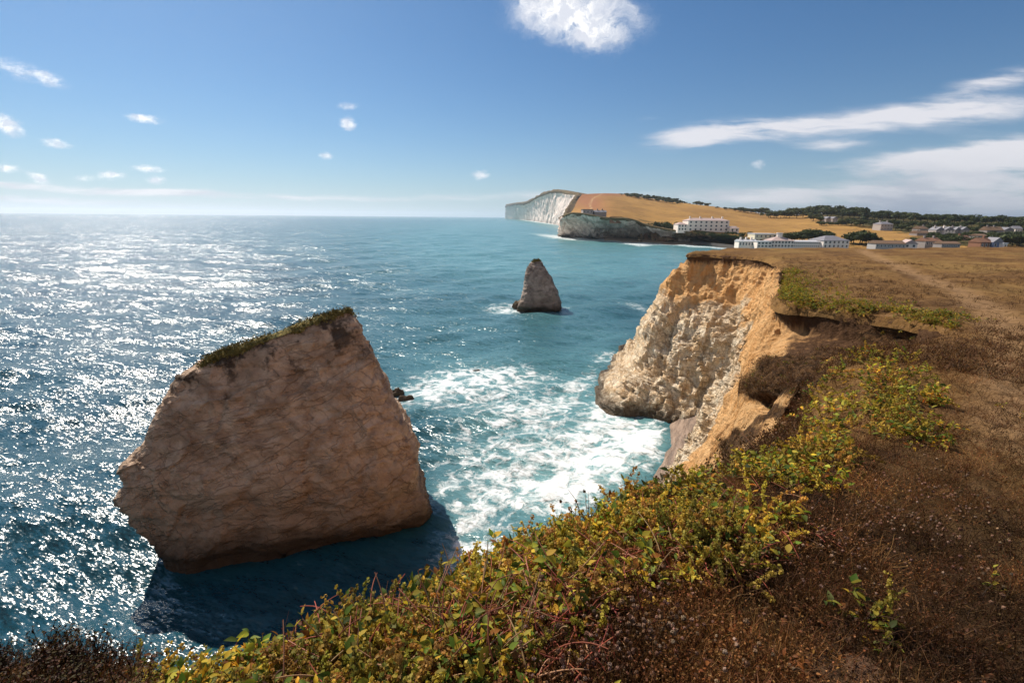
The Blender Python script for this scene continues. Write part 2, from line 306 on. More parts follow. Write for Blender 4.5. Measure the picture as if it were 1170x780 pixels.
# ------------------------------------------------------------------ the near coast: cliff and clifftop
def off(p, dx, dy, z): return np.array([p[0] + dx, p[1] + dy, z])
def st(edge, scarp, up, mid, low, base):
    e = Pg(*edge) if len(edge) == 2 else np.array(edge, float)
    e = np.array([e[0], e[1], Zp(e[0], e[1])])
    f = lambda q: P(q[0], q[1], Y=q[2]) if q[0] > 200 else np.array(q, float)
    pts = [e, f(scarp), f(up), f(mid), f(low), np.array(base, float)]
    return pts
Bz = 0.3
def pb(px, py): p = P(px, py, Z=Bz); return p
tip_edge = P(785, 287, Y=62); 
STN = [
  st((140, 84, 0), (141, 85, 19), (142, 87, 15), (143, 90, 10), (144, 93, 5), (146, 96, 0)),
  st((60, 77, 0), (60, 78, 18.5), (60, 80, 15), (59, 84, 10), (58, 89, 5), (57, 95, 0)),
  st((33, 76, 0), (32.5, 77, 18.5), (31, 79, 15), (29, 82, 10), (26, 86, 5), (22, 92, 0)),
  st((P(785, 287, Y=66)[0], 66, 0), (785, 299, 66.2), (760, 322, 66.4), (737, 373, 65.6), (724, 420, 65), pb(702, 462)),
  st((P(813, 288, Y=65)[0], 65, 0), (812, 302, 64.6), (793, 335, 63.6), (768, 395, 61.4), (752, 427, 60.4), pb(744, 474)),
  st((P(848, 289, Y=62)[0], 62, 0), (848, 304, 61.6), (834, 340, 60), (817, 395, 58), (804, 445, 57), pb(792, 487)),
  st((P(878, 291, Y=57)[0], 57, 0), (878, 306, 56.4), (864, 340, 54.6), (842, 395, 53), (822, 445, 52), pb(812, 500)),
  st((P(892, 294, Y=46)[0], 46, 0), (889, 308, 45.6), (868, 352, 43), (838, 420, 43), (803, 490, 43.5), pb(779, 530)),
  st((P(893, 306, Y=34)[0], 34, 0), (890, 318, 34), (868, 362, 32.5), (845, 420, 31), (812, 500, 30), (11.5, 36, 0)),
  st((891, 325), (888, 342, 28), (868, 378, 26), (848, 425, 24.5), (822, 500, 23.5), (7, 28, 0)),
  st((897, 346), (899, 376, 23.2), (885, 402, 21), (872, 432, 19), (845, 495, 18.5), (3.5, 22, 0)),
  st((930, 349), (932, 384, 21.7), (908, 408, 19), (890, 440, 17), (865, 490, 16), (1.5, 18.5, 0)),
  st((975, 354), (980, 391, 20.2), (940, 412, 17.5), (905, 445, 15.3), (880, 488, 14), (0.2, 16, 0)),
  st((1035, 362), (1042, 394, 18.8), (13, 16.6, 19.0), (10.2, 14.6, 19.0), (6, 12.8, 16), (-1, 14, 0)),
  st((1082, 370), (14.9, 16.6, 19.8), (12.6, 15.4, 19.3), (9.6, 13.4, 19.0), (5.6, 11.8, 16), (-1.6, 13, 0)),
  st((1025, 385), (10.9, 13.9, 20.2), (10.0, 13.4, 19.4), (8.3, 12.3, 18.9), (5.2, 11.0, 15.5), (-2.4, 12, 0)),
  st((962, 397), (7.9, 11.9, 20.4), (7.3, 11.6, 19.7), (6.4, 11, 19.0), (4.4, 10.0, 15.5), (-3, 11, 0)),
  st((948, 440), (5.8, 9.0, 21.0), (5.2, 9.3, 20.0), (4.4, 9.5, 18.6), (3.2, 9.2, 15), (-3.6, 10, 0)),
  st((925, 492), (3.7, 6.3, 21.6), (3.0, 6.9, 20.6), (2.4, 7.4, 18.5), (1.4, 7.8, 14.5), (-4.2, 9, 0)),
  st((850, 517), (2.2, 5.1, 21.6), (1.8, 5.7, 20.4), (1.2, 6.2, 18), (0.4, 6.8, 14), (-4.8, 8.2, 0)),
  st((735, 552), (1.0, 4.4, 21.6), (.6, 5, 20), (0, 5.6, 17.5), (-1, 6.2, 13), (-5.5, 7.5, 0)),
  st((620, 595), (0.0, 3.65, 21.6), (-.3, 4.2, 20), (-.9, 4.8, 17.5), (-1.8, 5.4, 13), (-6, 6.8, 0)),
  st((480, 655), (-.9, 3.1, 21.6), (-1.3, 3.6, 20), (-1.9, 4.1, 17), (-2.8, 4.7, 12), (-6.8, 6, 0)),
  st((330, 712), (-1.55, 2.75, 21.6), (-2, 3.2, 20), (-2.7, 3.6, 17), (-3.6, 4.2, 12), (-7.5, 5.5, 0)),
  st((175, 765), (-2.0, 2.3, 21.6), (-2.6, 2.7, 20), (-3.4, 3.1, 17), (-4.4, 3.6, 12), (-8.2, 5, 0)),
  st((60, 712), (-3.0, 2.6, 21.6), (-3.5, 2.8, 20), (-4.2, 3, 17), (-5.2, 3.2, 12), (-9, 4, 0)),
  st((-3.4, 2.0, 0), (-3.8, 2.2, 21.6), (-4.4, 2.3, 20), (-5.2, 2.4, 17), (-6.4, 2.5, 12), (-10, 3, 0)),
  st((-6, -1.0, 0), (-6.5, -.8, 21.2), (-7.2, -.6, 19.5), (-8.2, -.4, 16), (-9.4, 0, 11), (-13, .5, 0)),
  st((-14, -12, 0), (-14.6, -11.6, 21), (-15.4, -11, 19), (-16.6, -10.5, 15), (-18, -10, 10), (-22, -9, 0)),
  st((-30, -34, 0), (-30.6, -33, 21), (-31.5, -32, 18), (-33, -31, 14), (-35, -30, 9), (-38, -28, 0)),
]
S = np.array(STN)
E = S[:, 0]
seg = np.linalg.norm(np.diff(E[:, :2], axis=0), axis=1)
xs = np.concatenate([[0], np.cumsum(np.maximum(seg, .3) ** .7)])
uu = np.linspace(0, xs[-1], 6000)
Ec = herm(E, xs, uu)
dens = np.linalg.norm(np.gradient(Ec[:, :2], axis=0), axis=1) / (2.2 + np.linalg.norm(Ec[:, :2], axis=1))
vis = (Ec[:, 1] > 1.5) & (Ec[:, 1] < 66)
dens = dens * np.where(vis, 1, .25)
cum = np.cumsum(dens); cum = (cum - cum[0]) / (cum[-1] - cum[0])
NS = 1300
us = np.interp(np.linspace(0, 1, NS), cum, uu)
Edge = herm(E, xs, us)                      # the cliff edge, densely sampled
_d = np.clip((np.linalg.norm(Edge[:, :2], axis=1) - 8) / 8, 0, 1)[:, None]
_q = np.stack([Edge[:, 0], Edge[:, 1], 0 * Edge[:, 0]], -1); DE = np.stack([fbm(_q, 1.5, 4, .6), fbm(_q, 1.5, 4, .6, off=30)], -1) * _d * np.array([.55, .55])
Edge[:, :2] += DE
poly = np.concatenate([Edge[:, :2], [[-30, -60], [160, -60], [160, 84]]])
def sdist(x, y, want=False):
    """signed distance to the clifftop outline, positive on land"""
    pts = np.stack([x.ravel(), y.ravel()], -1); d2 = np.full(len(pts), 1e9); inside = np.zeros(len(pts), bool); near = pts.copy()
    A = poly[::2]; B = np.roll(A, -1, axis=0)
    for i in range(len(A)):
        a, b = A[i], B[i]; ab = b - a; L = ab @ ab
        if L < 1e-12: continue
        ap = pts - a; t = np.clip((ap @ ab) / L, 0, 1)
        q = ap - t[:, None] * ab; dd = (q * q).sum(1)
        if want: k_ = dd < d2; near[k_] = (a + t[:, None] * ab)[k_]
        d2 = np.minimum(d2, dd)
        c = (a[1] > pts[:, 1]) != (b[1] > pts[:, 1])
        if abs(ab[1]) > 1e-12: inside ^= c & (pts[:, 0] < ab[0] * (pts[:, 1] - a[1]) / ab[1] + a[0])
    d = np.sqrt(d2); s_ = np.where(inside, d, -d).reshape(x.shape)
    return (s_, near.reshape(x.shape + (2,))) if want else s_
PATH = np.array([Pg(*q)[:2] for q in [(985, 286), (1010, 297), (1050, 314), (1098, 333), (1135, 355), (1160, 392), (1172, 430), (1200, 520)]])
def dpoly(x, y, L):
    d = np.full(x.shape, 1e9)
    for a, b in zip(L[:-1], L[1:]):
        ab = b - a; t = np.clip(((x - a[0]) * ab[0] + (y - a[1]) * ab[1]) / (ab @ ab), 0, 1)
        d = np.minimum(d, np.hypot(x - a[0] - t * ab[0], y - a[1] - t * ab[1]))
    return d
def ground_z(x, y, sd):
    p = np.stack([x, y, 0 * x], -1); r = np.hypot(x, y)
    z = Zp(x, y) + .10 * fbm(p, 1.1, 4) * sst(.3, 2, r) + .30 * fbm(p, 6.5, 3) * sst(3, 9, r) + .05 * fbm(p, .25, 2) * (r < 14)
    z = z - .10 * sst(0, 12, r) * sst(1.6, 0, dpoly(x, y, PATH))
    s = np.clip(sd, -2, 2)
    z = z - .22 * sst(.9, 0, s) - np.where(s < 0, 1.7 * -s, 0)
    return z
def ground_material():
    m, g, bs = mat('dry_heath'); pos = g.n('ShaderNodeNewGeometry').outputs['Position']
    n1 = g.noise(pos, .28, 5, .6); n2 = g.noise(pos, 2.2, 6, .65); n3 = g.noise(pos, 14, 5, .7)
    c = g.mix(g.ss(n1, .35, .65), (.105, .054, .022), (.20, .108, .038))
    c = g.mix(g.m('MULTIPLY', g.ss(n2, .5, .72), .8), c, (.27, .155, .07))
    c = g.mix(g.m('MULTIPLY', g.ss(n2, .46, .30), .8), c, (.055, .030, .017))
    gy = g.ss(g.noise(pos, .11, 4, .6), .5, .66)
    c = g.mix(g.m('MULTIPLY', gy, .5), c, (.27, .17, .06))
    c = g.mix(g.m('MULTIPLY', g.ss(n3, .55, .75), .6), c, (.30, .19, .10))
    pa = g.m('MULTIPLY', g.attr('path'), g.ss(n2, .3, .5))
    c = g.mix(pa, c, (.33, .20, .105))
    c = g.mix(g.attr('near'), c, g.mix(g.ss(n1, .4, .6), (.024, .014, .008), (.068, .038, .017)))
    bare = g.m('MULTIPLY', g.attr('bare'), g.ss(n2, .34, .5))
    c = g.mix(bare, c, g.mix(n3, (.085, .045, .027), (.16, .09, .055)))
    g.set(bs.inputs['Base Color'], c); bs.inputs['Roughness'].default_value = .95; bs.inputs['Specular IOR Level'].default_value = .05
    h = g.m('ADD', g.m('MULTIPLY', n2, .20), g.m('ADD', g.m('MULTIPLY', n3, .06), g.m('MULTIPLY', g.noise(pos, 45, 4, .7), .02)))
    g.set(bs.inputs['Normal'], g.bump(h, 1.0, 1.0))
    return m
def build_ground():
    az = np.radians(np.concatenate([np.linspace(-180, -80, 60)[:-1], np.linspace(-80, 75, 900)[:-1], np.linspace(75, 180, 60)]))
    r = np.concatenate([np.exp(np.linspace(math.log(.25), math.log(9), 230))[:-1], np.exp(np.linspace(math.log(9), math.log(72), 290))[:-1], np.exp(np.linspace(math.log(72), math.log(160), 20))])
    A, Rr = np.meshgrid(az, r); X = np.sin(A) * Rr; Y = np.cos(A) * Rr
    sd, nr = sdist(X, Y, True); f = gridf(len(r), len(az)); keep = (sd.ravel()[f] > 0).any(1); f = f[keep]
    o_ = sd < 0; dx = X - nr[..., 0]; dy = Y - nr[..., 1]; dl = np.maximum(np.hypot(dx, dy), 1e-6); ovh = np.clip(.02 * Rr, .03, .22)
    mv = o_; X = np.where(mv, nr[..., 0] + dx / dl * ovh, X); Y = np.where(mv, nr[..., 1] + dy / dl * ovh, Y); sd = np.where(o_, -ovh, sd)
    Z = ground_z(X, Y, sd)
    V = np.stack([X, Y, Z], -1)
    used = np.unique(f); mp = np.zeros(V.size // 3, np.int32); mp[used] = np.arange(len(used))
    px, py, dep = proj(V)
    path = sst(1.3, .2, dpoly(X, Y, PATH) + .5 * fbm(V, 2, 3)) * .55
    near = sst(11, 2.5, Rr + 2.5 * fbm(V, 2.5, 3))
    bare = np.exp(-(((px - 955) / 60) ** 2 + ((py - 770) / 32) ** 2)) * (dep > .3)
    Vf = V.reshape(-1, 3)[used]
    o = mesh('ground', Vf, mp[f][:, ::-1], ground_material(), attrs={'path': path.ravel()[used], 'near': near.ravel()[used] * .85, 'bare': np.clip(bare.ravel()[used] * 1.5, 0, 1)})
    tag(o, 'brown dry heath of the clifftop with a worn pale path', 'ground', kind='structure')
build_ground()
def lines(g, v, scale, rot, stretch, w):
    n = g.noise(g.aniso(v, rot, stretch), scale, 4, .56, .12); return g.ss(g.m('ABSOLUTE', g.m('SUBTRACT', n, .5)), -.002, w)
def rock_nodes(g, pos, h_scale=1.0):
    """shared height field: broken joints, pitting, fine grain"""
    l1 = lines(g, pos, .42 * h_scale, (R(8), R(22), R(10)), (.42, .6, 1.5), .020); l2 = lines(g, pos, .50 * h_scale, (R(-8), R(-48), R(-15)), (.45, .6, 1.6), .018); l3 = lines(g, pos, 1.3 * h_scale, (R(20), R(-30), 0), (.7, .7, 1.3), .035)
    gate = g.ss(g.noise(pos, .33 * h_scale, 4, .6), .42, .58)
    l2 = g.m('MAXIMUM', l2, gate); l3 = g.m('MAXIMUM', l3, g.m('SUBTRACT', 1.0, gate))
    crack = g.m('MULTIPLY', g.m('MULTIPLY', l1, l2), g.m('ADD', .6, g.m('MULTIPLY', l3, .4)))
    n1 = g.noise(pos, .7 * h_scale, 11, .66); n2 = g.noise(pos, 4 * h_scale, 7, .72)
    return crack, n1, n2
def cliff_material():
    m, g, bs = mat('clay_and_chalk'); pos = g.n('ShaderNodeNewGeometry').outputs['Position']
    below, veg, chalk = g.attr('below'), g.attr('veg'), g.attr('chalk')
    crack, n1, n2 = rock_nodes(g, pos)
    strk = g.noise(g.map(pos, scale=(1.6, 1.6, .22)), 1.2, 6, .65)
    vc1 = lines(g, pos, .8, (R(14), R(10), 0), (1.5, 1.5, .35), .022); vc2 = lines(g, pos, .35, (R(-12), R(-24), 0), (1.2, 1.2, .5), .016); crack = g.m('MULTIPLY', crack, g.m('MULTIPLY', vc1, vc2))
    orange = g.mix(g.ss(strk, .35, .68), (.74, .44, .20), (.56, .28, .10))
    orange = g.mix(g.m('MULTIPLY', g.ss(n2, .55, .72), .55), orange, (.72, .50, .30))
    white = g.mix(g.ss(n1, .36, .66), (.90, .76, .57), (.76, .54, .32))
    white = g.mix(g.m('MULTIPLY', g.ss(strk, .53, .70), .85), white, (.56, .31, .13))
    big = g.noise(g.map(pos, scale=(1, 1, .5)), .22, 5, .6)
    ck = g.ss(g.m('ADD', g.m('ADD', chalk, g.m('MULTIPLY', g.m('SUBTRACT', n1, .5), 1.2)), g.m('MULTIPLY', g.m('SUBTRACT', big, .5), 1.8)), .38, .72)
    c = g.mix(ck, orange, white)
    c = g.mix(g.m('MULTIPLY', g.m('SUBTRACT', 1.0, crack), g.m('MULTIPLY', ck, .5)), c, (.20, .11, .05))
    soil_shade = g.ss(g.m('ADD', below, g.m('MULTIPLY', g.m('SUBTRACT', strk, .5), 1.8)), 1.3, .7)  # topsoil band; in the hollow it also paints the scarp's shade
    c = g.mix(soil_shade, c, g.mix(n2, (.05, .026, .014), (.15, .075, .035)))
    vg = g.ss(g.m('ADD', veg, g.m('MULTIPLY', g.m('SUBTRACT', n1, .5), 1.2)), .38, .58)
    vc = g.mix(g.ss(n2, .38, .62), (.045, .025, .013), (.17, .088, .038))
    c = g.mix(vg, c, vc)
    sz = g.n('ShaderNodeSeparateXYZ', {0: pos}).outputs[2]
    wet = g.ss(g.m('ADD', sz, g.m('MULTIPLY', n1, -2.0)), 1.2, -.4)
    c = g.mix(g.m('MULTIPLY', wet, .85), c, (.055, .04, .028))
    g.set(bs.inputs['Base Color'], c); g.set(bs.inputs['Roughness'], g.m('SUBTRACT', .95, g.m('MULTIPLY', wet, .5))); bs.inputs['Specular IOR Level'].default_value = .1
    h = g.m('ADD', g.m('MULTIPLY', n1, 2.0), g.m('ADD', g.m('MULTIPLY', n2, .34), g.m('MULTIPLY', g.m('MULTIPLY', crack, ck), .2)))
    h = g.m('ADD', h, g.m('MULTIPLY', g.m('MULTIPLY', g.noise(pos, 16, 5, .7), vg), .10))
    g.set(bs.inputs['Normal'], g.bump(h, 1.0, .55))
    return m
CLIFF = {}
def build_cliff():
    Sx = herm(S, xs, us)                                    # (NS,6,3)
    Sx[:, 0] = Edge; Sx[:, 1, :2] += .6 * DE
    inl = Sx[:, 0].copy()
    tang = np.gradient(herm(E, xs, us)[:, :2], axis=0); tang /= np.linalg.norm(tang, axis=1)[:, None] + 1e-9
    # inward direction: land is on the left or right of the walk; test with sdist
    nrm = np.stack([-tang[:, 1], tang[:, 0]], -1); t = Sx[:, 0, :2] + nrm * .3
    sg = np.where(sdist(t[:, 0], t[:, 1]) > 0, 1, -1)[:, None]; sg[:] = np.sign(sg.sum()); nrm = nrm * sg
    inl[:, :2] += nrm * np.minimum(1.0, .25 + .05 * np.linalg.norm(inl[:, :2], axis=1))[:, None]; inl[:, 2] = ground_z(inl[:, 0], inl[:, 1], np.full(len(inl), .8)) - .12
    e = Sx[:, 0].copy(); e[:, 2] = ground_z(e[:, 0], e[:, 1], np.zeros(len(e))) - .15
    sub = Sx[:, 5].copy(); sub[:, :2] -= nrm * 1.2; sub[:, 2] = -3
    L = np.concatenate([inl[:, None], e[:, None], Sx[:, 1:], sub[:, None]], 1)  # 8 levels
    xl = np.array([0, .5, 1.1, 2.2, 3.4, 4.6, 5.8, 6.3])
    NT = 230; ut = np.linspace(0, 6.3, NT)
    V = herm(np.swapaxes(L, 0, 1), xl, ut)                  # (NT,NS,3)
    n = grid_normals(V)
    out = (n[:, :, :2] * -nrm[None]).sum(-1).mean()
    if out < 0: n = -n
    d = np.linalg.norm(V - EYE, axis=-1); lv = np.broadcast_to(ut[:, None], d.shape)
    amp = np.clip(.026 * d, .05, 1.25) * sst(.35, 1.5, lv)
    px, py, dep = proj(V)
    chalkm = sst(2.0, 3.2, lv + .5 * fbm(V, 7, 3)) * sst(25, 36, V[..., 1] + 4 * fbm(V, 6, 3))
    V3 = V * np.array([1, 1, .45])
    blk = fbm(V * np.array([1, 1, .7]), 3.2, 4, .5, off=4); blk = (np.floor(blk * 7) + sst(.55, 1, (blk * 7) % 1)) / 7
    amp = np.where((px > 880) & (d < 27) & (lv < 2.6), np.minimum(amp, .30), amp)
    disp = .5 * blk * sst(26, 32, d) + .75 * fbm(V3, 7.5, 5, ridged=True) + .55 * fbm(V, 2.2, 5, .55) + .30 * fbm(V, .9, 4, .6, ridged=True) * (.4 + chalkm) + (.95 - .45 * chalkm) * fbm(V * np.array([1, 1, .22]), 2.2, 5, .6, ridged=True, off=31)
    disp = disp * .62 + (.60 * facet(V, 3.4, (1, 1, .5), 5) + .42 * facet(V, 1.2, (1, 1, .6), 9)) * sst(2.0, 3.0, lv) * sst(14, 30, d) * (.35 + .65 * chalkm)
    disp = disp - disp[:, (d.mean(0) > 30)].mean()
    gull = -1.6 * np.exp(-(((px - 832 + (py - 380) * .14) / 7) ** 2)) * sst(320, 370, py) * sst(470, 420, py) * (V[..., 1] > 38)
    ledge = 1.0 * sst(418, 430, py + 4 * fbm(V, 3, 3)) * sst(765, 705, px) * (V[..., 1] > 40)
    gull += -1.1 * np.exp(-(((px - 765 + (py - 380) * .30) / 7) ** 2)) * sst(340, 390, py) * sst(460, 420, py) * (V[..., 1] > 38)
    V = V + n * (disp * amp + gull + ledge)[..., None]
    # little cave in the brown slump, notch at the tip
    hole = np.exp(-(((px - 872) / 12) ** 2 + ((py - 459) / 9) ** 2) ** 2) * (dep < 26) * (lv > 2)
    V = V - n * (hole * 1.7)[..., None] * np.array([1, 1, .6])
    hole2 = np.exp(-(((px - 722) / 7) ** 2 + ((py - 420) / 5) ** 2) ** 2) * (dep > 40)
    V = V - n * (hole2 * 1.6)[..., None]
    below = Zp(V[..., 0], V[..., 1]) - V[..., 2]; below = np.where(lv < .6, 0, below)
    hol = sst(11, 13, d) * sst(28, 25, d) * sst(884, 908, px); below = below * (1 - .58 * hol) * (1 - .25 * sst(46, 54, V[..., 1])) + 1.2 * sst(25, 29, V[..., 1]) * sst(50, 44, V[..., 1])  # depth shrunk in the hollow so dark soil colour paints the scarp's shadow
    veg = blob_sum(px, py, [(895, 425, 42, 26, -15, 1.0), (940, 412, 30, 12, 0, .9), (868, 450, 22, 16, 0, .6), (850, 500, 30, 12, -25, .8), (888, 472, 24, 6, -15, .8), (945, 470, 26, 50, 0, 1.0), (833, 525, 12, 14, 0, .6), (1010, 385, 40, 14, 0, .9)]) * (dep < 30)
    veg -= blob_sum(px, py, [(900, 494, 36, 9, -18, 1.1), (895, 392, 45, 12, 20, .9)])
    veg = np.where((d < 11) | (V[..., 1] < 4), 1.0, np.clip(veg, 0, 1.2))
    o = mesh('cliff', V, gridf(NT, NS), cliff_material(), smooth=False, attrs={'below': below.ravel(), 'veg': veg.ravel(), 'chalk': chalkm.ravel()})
    tag(o, 'crumbling orange clay and pale chalk sea cliff below the heath', 'cliff', kind='structure')
    CLIFF['V'] = V; CLIFF['n'] = n; CLIFF['veg'] = veg; CLIFF['px'] = px; CLIFF['py'] = py; CLIFF['d'] = d; CLIFF['lv'] = lv; CLIFF['e'] = Sx[:, 0]; CLIFF['nrm'] = nrm
build_cliff()
# beach in the nook
def build_beach():
    m, g, bs = mat('shingle'); pos = g.n('ShaderNodeNewGeometry').outputs['Position']
    n1 = g.ss(g.noise(g.aniso(pos, (0, 0, R(-65)), (.3, 2.2, 1)), .9, 6, .65), .36, .64); n2 = g.vor(pos, 5)
    c = g.mix(n1, (.085, .052, .036), (.25, .165, .115)); c = g.mix(g.m('MULTIPLY', g.ss(n2, .2, .6), .3), c, (.36, .28, .22))
    g.set(bs.inputs['Base Color'], c); bs.inputs['Roughness'].default_value = .6
    g.set(bs.inputs['Normal'], g.bump(g.m('ADD', g.m('MULTIPLY', n2, .06), g.m('MULTIPLY', n1, .15)), 1, .5))
    a = P(775, 505, Z=0); n, k = 60, 60
    b0, b1 = P(738, 560, Z=0)[:2], P(764, 484, Z=0)[:2]          # waterline
    c0, c1 = np.array([24, 44.]), np.array([27, 58.])
    u = np.linspace(0, 1, n)[:, None, None]; v = np.linspace(0, 1, k)[None, :, None]
    XY = (b0 * (1 - u) + b1 * u) * (1 - v) + (c0 * (1 - u) + c1 * u) * v
    Z = -.15 + 3.0 * v[..., 0] ** .75 + 0 * u[..., 0]
    V = np.concatenate([XY, Z[..., None]], -1); V[..., 2] += .10 * fbm(V, 2, 3)
    o = mesh('beach', V, gridf(n, k), m); tag(o, 'small strip of wet brown shingle below the cliff', 'beach', kind='structure')
build_beach()
# ------------------------------------------------------------------ sea stacks
def stack_material(name, dark, lightc, topz, scale=1.0):
    m, g, bs = mat(name); pos = g.n('ShaderNodeTexCoord').outputs['Object']
    crack, n1, n2 = rock_nodes(g, pos, scale)
    lay = g.noise(g.aniso(pos, (R(8), R(-36), 0), (.35, .35, 1.3)), .55 * scale, 8, .68, .5)
    c = g.mix(g.ss(n1, .34, .66), lightc, dark)
    c = g.mix(g.m('MULTIPLY', g.ss(lay, .50, .68), .5), c, tuple(v * .45 for v in dark))
    c = g.mix(g.m('MULTIPLY', g.m('SUBTRACT', 1.0, crack), .22), c, tuple(v * .25 for v in dark))
    sz = g.n('ShaderNodeSeparateXYZ', {0: pos}).outputs[2]
    lich = g.m('MULTIPLY', g.ss(g.noise(pos, .45 * scale, 7, .65), .50, .60), g.ss(g.attr('top'), .70, .97))
    c = g.mix(g.m('MULTIPLY', lich, .9), c, (.03, .022, .017))
    wet = g.ss(g.m('ADD', sz, g.m('MULTIPLY', n1, -2.4)), 1.6, -.4)
    c = g.mix(g.m('MULTIPLY', wet, .85), c, (.03, .024, .018))
    alg = g.ss(g.m('ADD', sz, g.m('MULTIPLY', g.m('SUBTRACT', n1, .5), 9.0)), topz * .42, 0.0); c = g.mix(g.m('MULTIPLY', alg, .55), c, (.085, .055, .038))
    g.set(bs.inputs['Base Color'], c); bs.inputs['Roughness'].default_value = .92; bs.inputs['Specular IOR Level'].default_value = .12
    h = g.m('ADD', g.m('MULTIPLY', n1, .55), g.m('ADD', g.m('MULTIPLY', n2, .17), g.m('ADD', g.m('MULTIPLY', crack, .14), g.m('MULTIPLY', lay, .28))))
    g.set(bs.inputs['Normal'], g.bump(h, 1.0, .6 / scale))
    return m
def turf_material():
    m, g, bs = mat('turf'); pos = g.n('ShaderNodeNewGeometry').outputs['Position']; n = g.noise(pos, 3, 5, .7)
    c = g.mix(g.ss(n, .38, .62), (.075, .075, .018), (.26, .185, .045)); g.set(bs.inputs['Base Color'], c); bs.inputs['Roughness'].default_value = .9
    g.set(bs.inputs['Normal'], g.bump(n, 1, .3)); return m
TURF = turf_material()
def build_stack(label, rows, front, back, NR, NTH, amp, fsize, material, turf_from, turf_mat, seed, zsub=-3, turf_edge=.985):
    """rows: (t, Lpx, Lpy, Ly, Rpx, Rpy, Ry, thick)"""
    t = np.array([r[0] for r in rows]); Lc = np.array([P(r[1], r[2], Y=r[3]) if r[3] else P(r[1], r[2], Z=0) for r in rows]); Rc = np.array([P(r[4], r[5], Y=r[6]) if r[6] else P(r[4], r[5], Z=0) for r in rows])
    th = np.array([r[7] for r in rows])
    u = np.linspace(0, 1, NR)
    Lu, Ru, tu = herm(Lc, t, u), herm(Rc, t, u), herm(th, t, u)
    # extend below the water
    Lu = np.concatenate([[Lu[0] + (0, 0, zsub)], Lu]); Ru = np.concatenate([[Ru[0] + (0, 0, zsub)], Ru]); tu = np.concatenate([[tu[0]], tu])
    a = Ru - Lu; wd = np.linalg.norm(a[:, :2], axis=1, keepdims=True)
    bk = np.stack([-a[:, 1], a[:, 0]], -1) / np.maximum(wd, 1e-6)
    bk = np.where((bk[:, 1:] < 0), -bk, bk)
    bk = np.concatenate([bk, 0 * wd], 1)
    ph = np.linspace(0, 2 * np.pi, NTH, endpoint=False)
    ce = np.sign(np.cos(ph)) * np.abs(np.cos(ph)) ** .62; se = np.sign(np.sin(ph)) * np.abs(np.sin(ph)) ** .62
    mid = (Lu + Ru) / 2
    dep = np.where(se < 0, front, back)[None, :] * se[None, :] * tu[:, None]
    V = mid[:, None] + a[:, None] / 2 * ce[None, :, None] + bk[:, None] * dep[..., None]
    # close the top
    cap = []
    for k in (.85, .6, .3, .02):
        cap.append(mid[-1] + (V[-1] - mid[-1]) * np.array([1, 1, 1]) * k + bk[-1] * 0 + np.array([0, 0, .25 * (1 - k)]))
    cap = np.array(cap)
    cap = mid[-1] + a[-1] / 2 * ce[None, :, None] * np.array([.96, .9, .8, .75])[:, None, None] + bk[-1] * (dep[-1][None] * np.array([.8, .5, .22, .0])[:, None])[..., None] + np.array([0, 0, 1]) * np.array([.12, .22, .28, .3])[:, None, None]
    V = np.concatenate([V, cap])
    n = grid_normals(np.concatenate([V[:, -1:], V, V[:, :1]], 1))[:, 1:-1]
    c0 = V.mean((0, 1)); sg = np.sign(((V - mid.mean(0)) * n).sum(-1).mean()); n = n * sg
    tt = np.concatenate([[0], u, np.ones(4)])[:, None] * np.ones(NTH)
    fade = sst(0, .05, 1 - tt) * .6 + .4
    d = (.9 * fbm(V, fsize, 5, .5, ridged=True, off=seed) + .55 * fbm(V, fsize * .3, 5, .55, off=seed) + .35 * fbm(V * np.array([.4, .4, 1.6]), fsize * .35, 4, .6, ridged=True, off=seed)) * amp * fade
    d = d - d.mean() + (.30 * facet(V, fsize * .55, (1, 1, 1.3), int(seed) + 3) + .13 * facet(V, fsize * .2, (1, 1, 1.4), int(seed) + 8)) * amp * fade
    V = V + n * d[..., None]
    base = np.array([mid[1][0], mid[1][1], 0])
    o = mesh('sea_stack', V - base, gridf(len(V), NTH, True)[:, ::-1] if sg < 0 else gridf(len(V), NTH, True), material, attrs={'top': tt.ravel()})
    o.location = base
    tag(o, label, 'sea stack', None)
    # turf on the crest: a thin mat with tufts
    k0 = int(turf_from * NR) + 1
    T = V[k0:] + n[k0:] * .05
    back_ = np.sin(ph)[None] * np.ones((len(T), 1)); wgt = tt[k0:] + .035 * fbm(T, 1.2, 4, off=seed + 3) + .03 * np.clip(back_, -.3, 1); keepv = (wgt > turf_edge) | (tt[k0:] >= 1)
    f = gridf(len(T), NTH, True); f = f[keepv.ravel()[f].all(1)]
    T = T + n[k0:] * (.07 + .10 * fbm(T, .5, 3))[..., None]
    pts = T[keepv]; rg = np.random.default_rng(int(seed) + 5)
    idx = rg.integers(0, len(pts), min(5200, len(pts) * 6)); ctr = pts[idx] + rg.normal(size=(len(idx), 3)) * .12
    sz = rg.uniform(.06, .17, len(idx))[:, None] * min(1, fsize / 5)
    d1 = rg.normal(size=(len(idx), 3)); d1 /= np.linalg.norm(d1, axis=1)[:, None]; d1[:, 2] = np.abs(d1[:, 2]) + .3
    d2 = np.cross(d1, rg.normal(size=(len(idx), 3))); d2 /= np.linalg.norm(d2, axis=1)[:, None]
    tv = np.stack([ctr - d2 * sz * .5, ctr + d2 * sz * .5, ctr + d1 * sz], 1).reshape(-1, 3)
    base_n = T.reshape(-1, 3)
    used = np.unique(f); mp = np.zeros(len(base_n), np.int32); mp[used] = np.arange(len(used))
    VV = np.concatenate([base_n[used], tv]) - base
    tf = mesh('turf', VV, [mp[f], np.arange(len(tv)).reshape(-1, 3) + len(used)], turf_mat, parent=o)
    return o
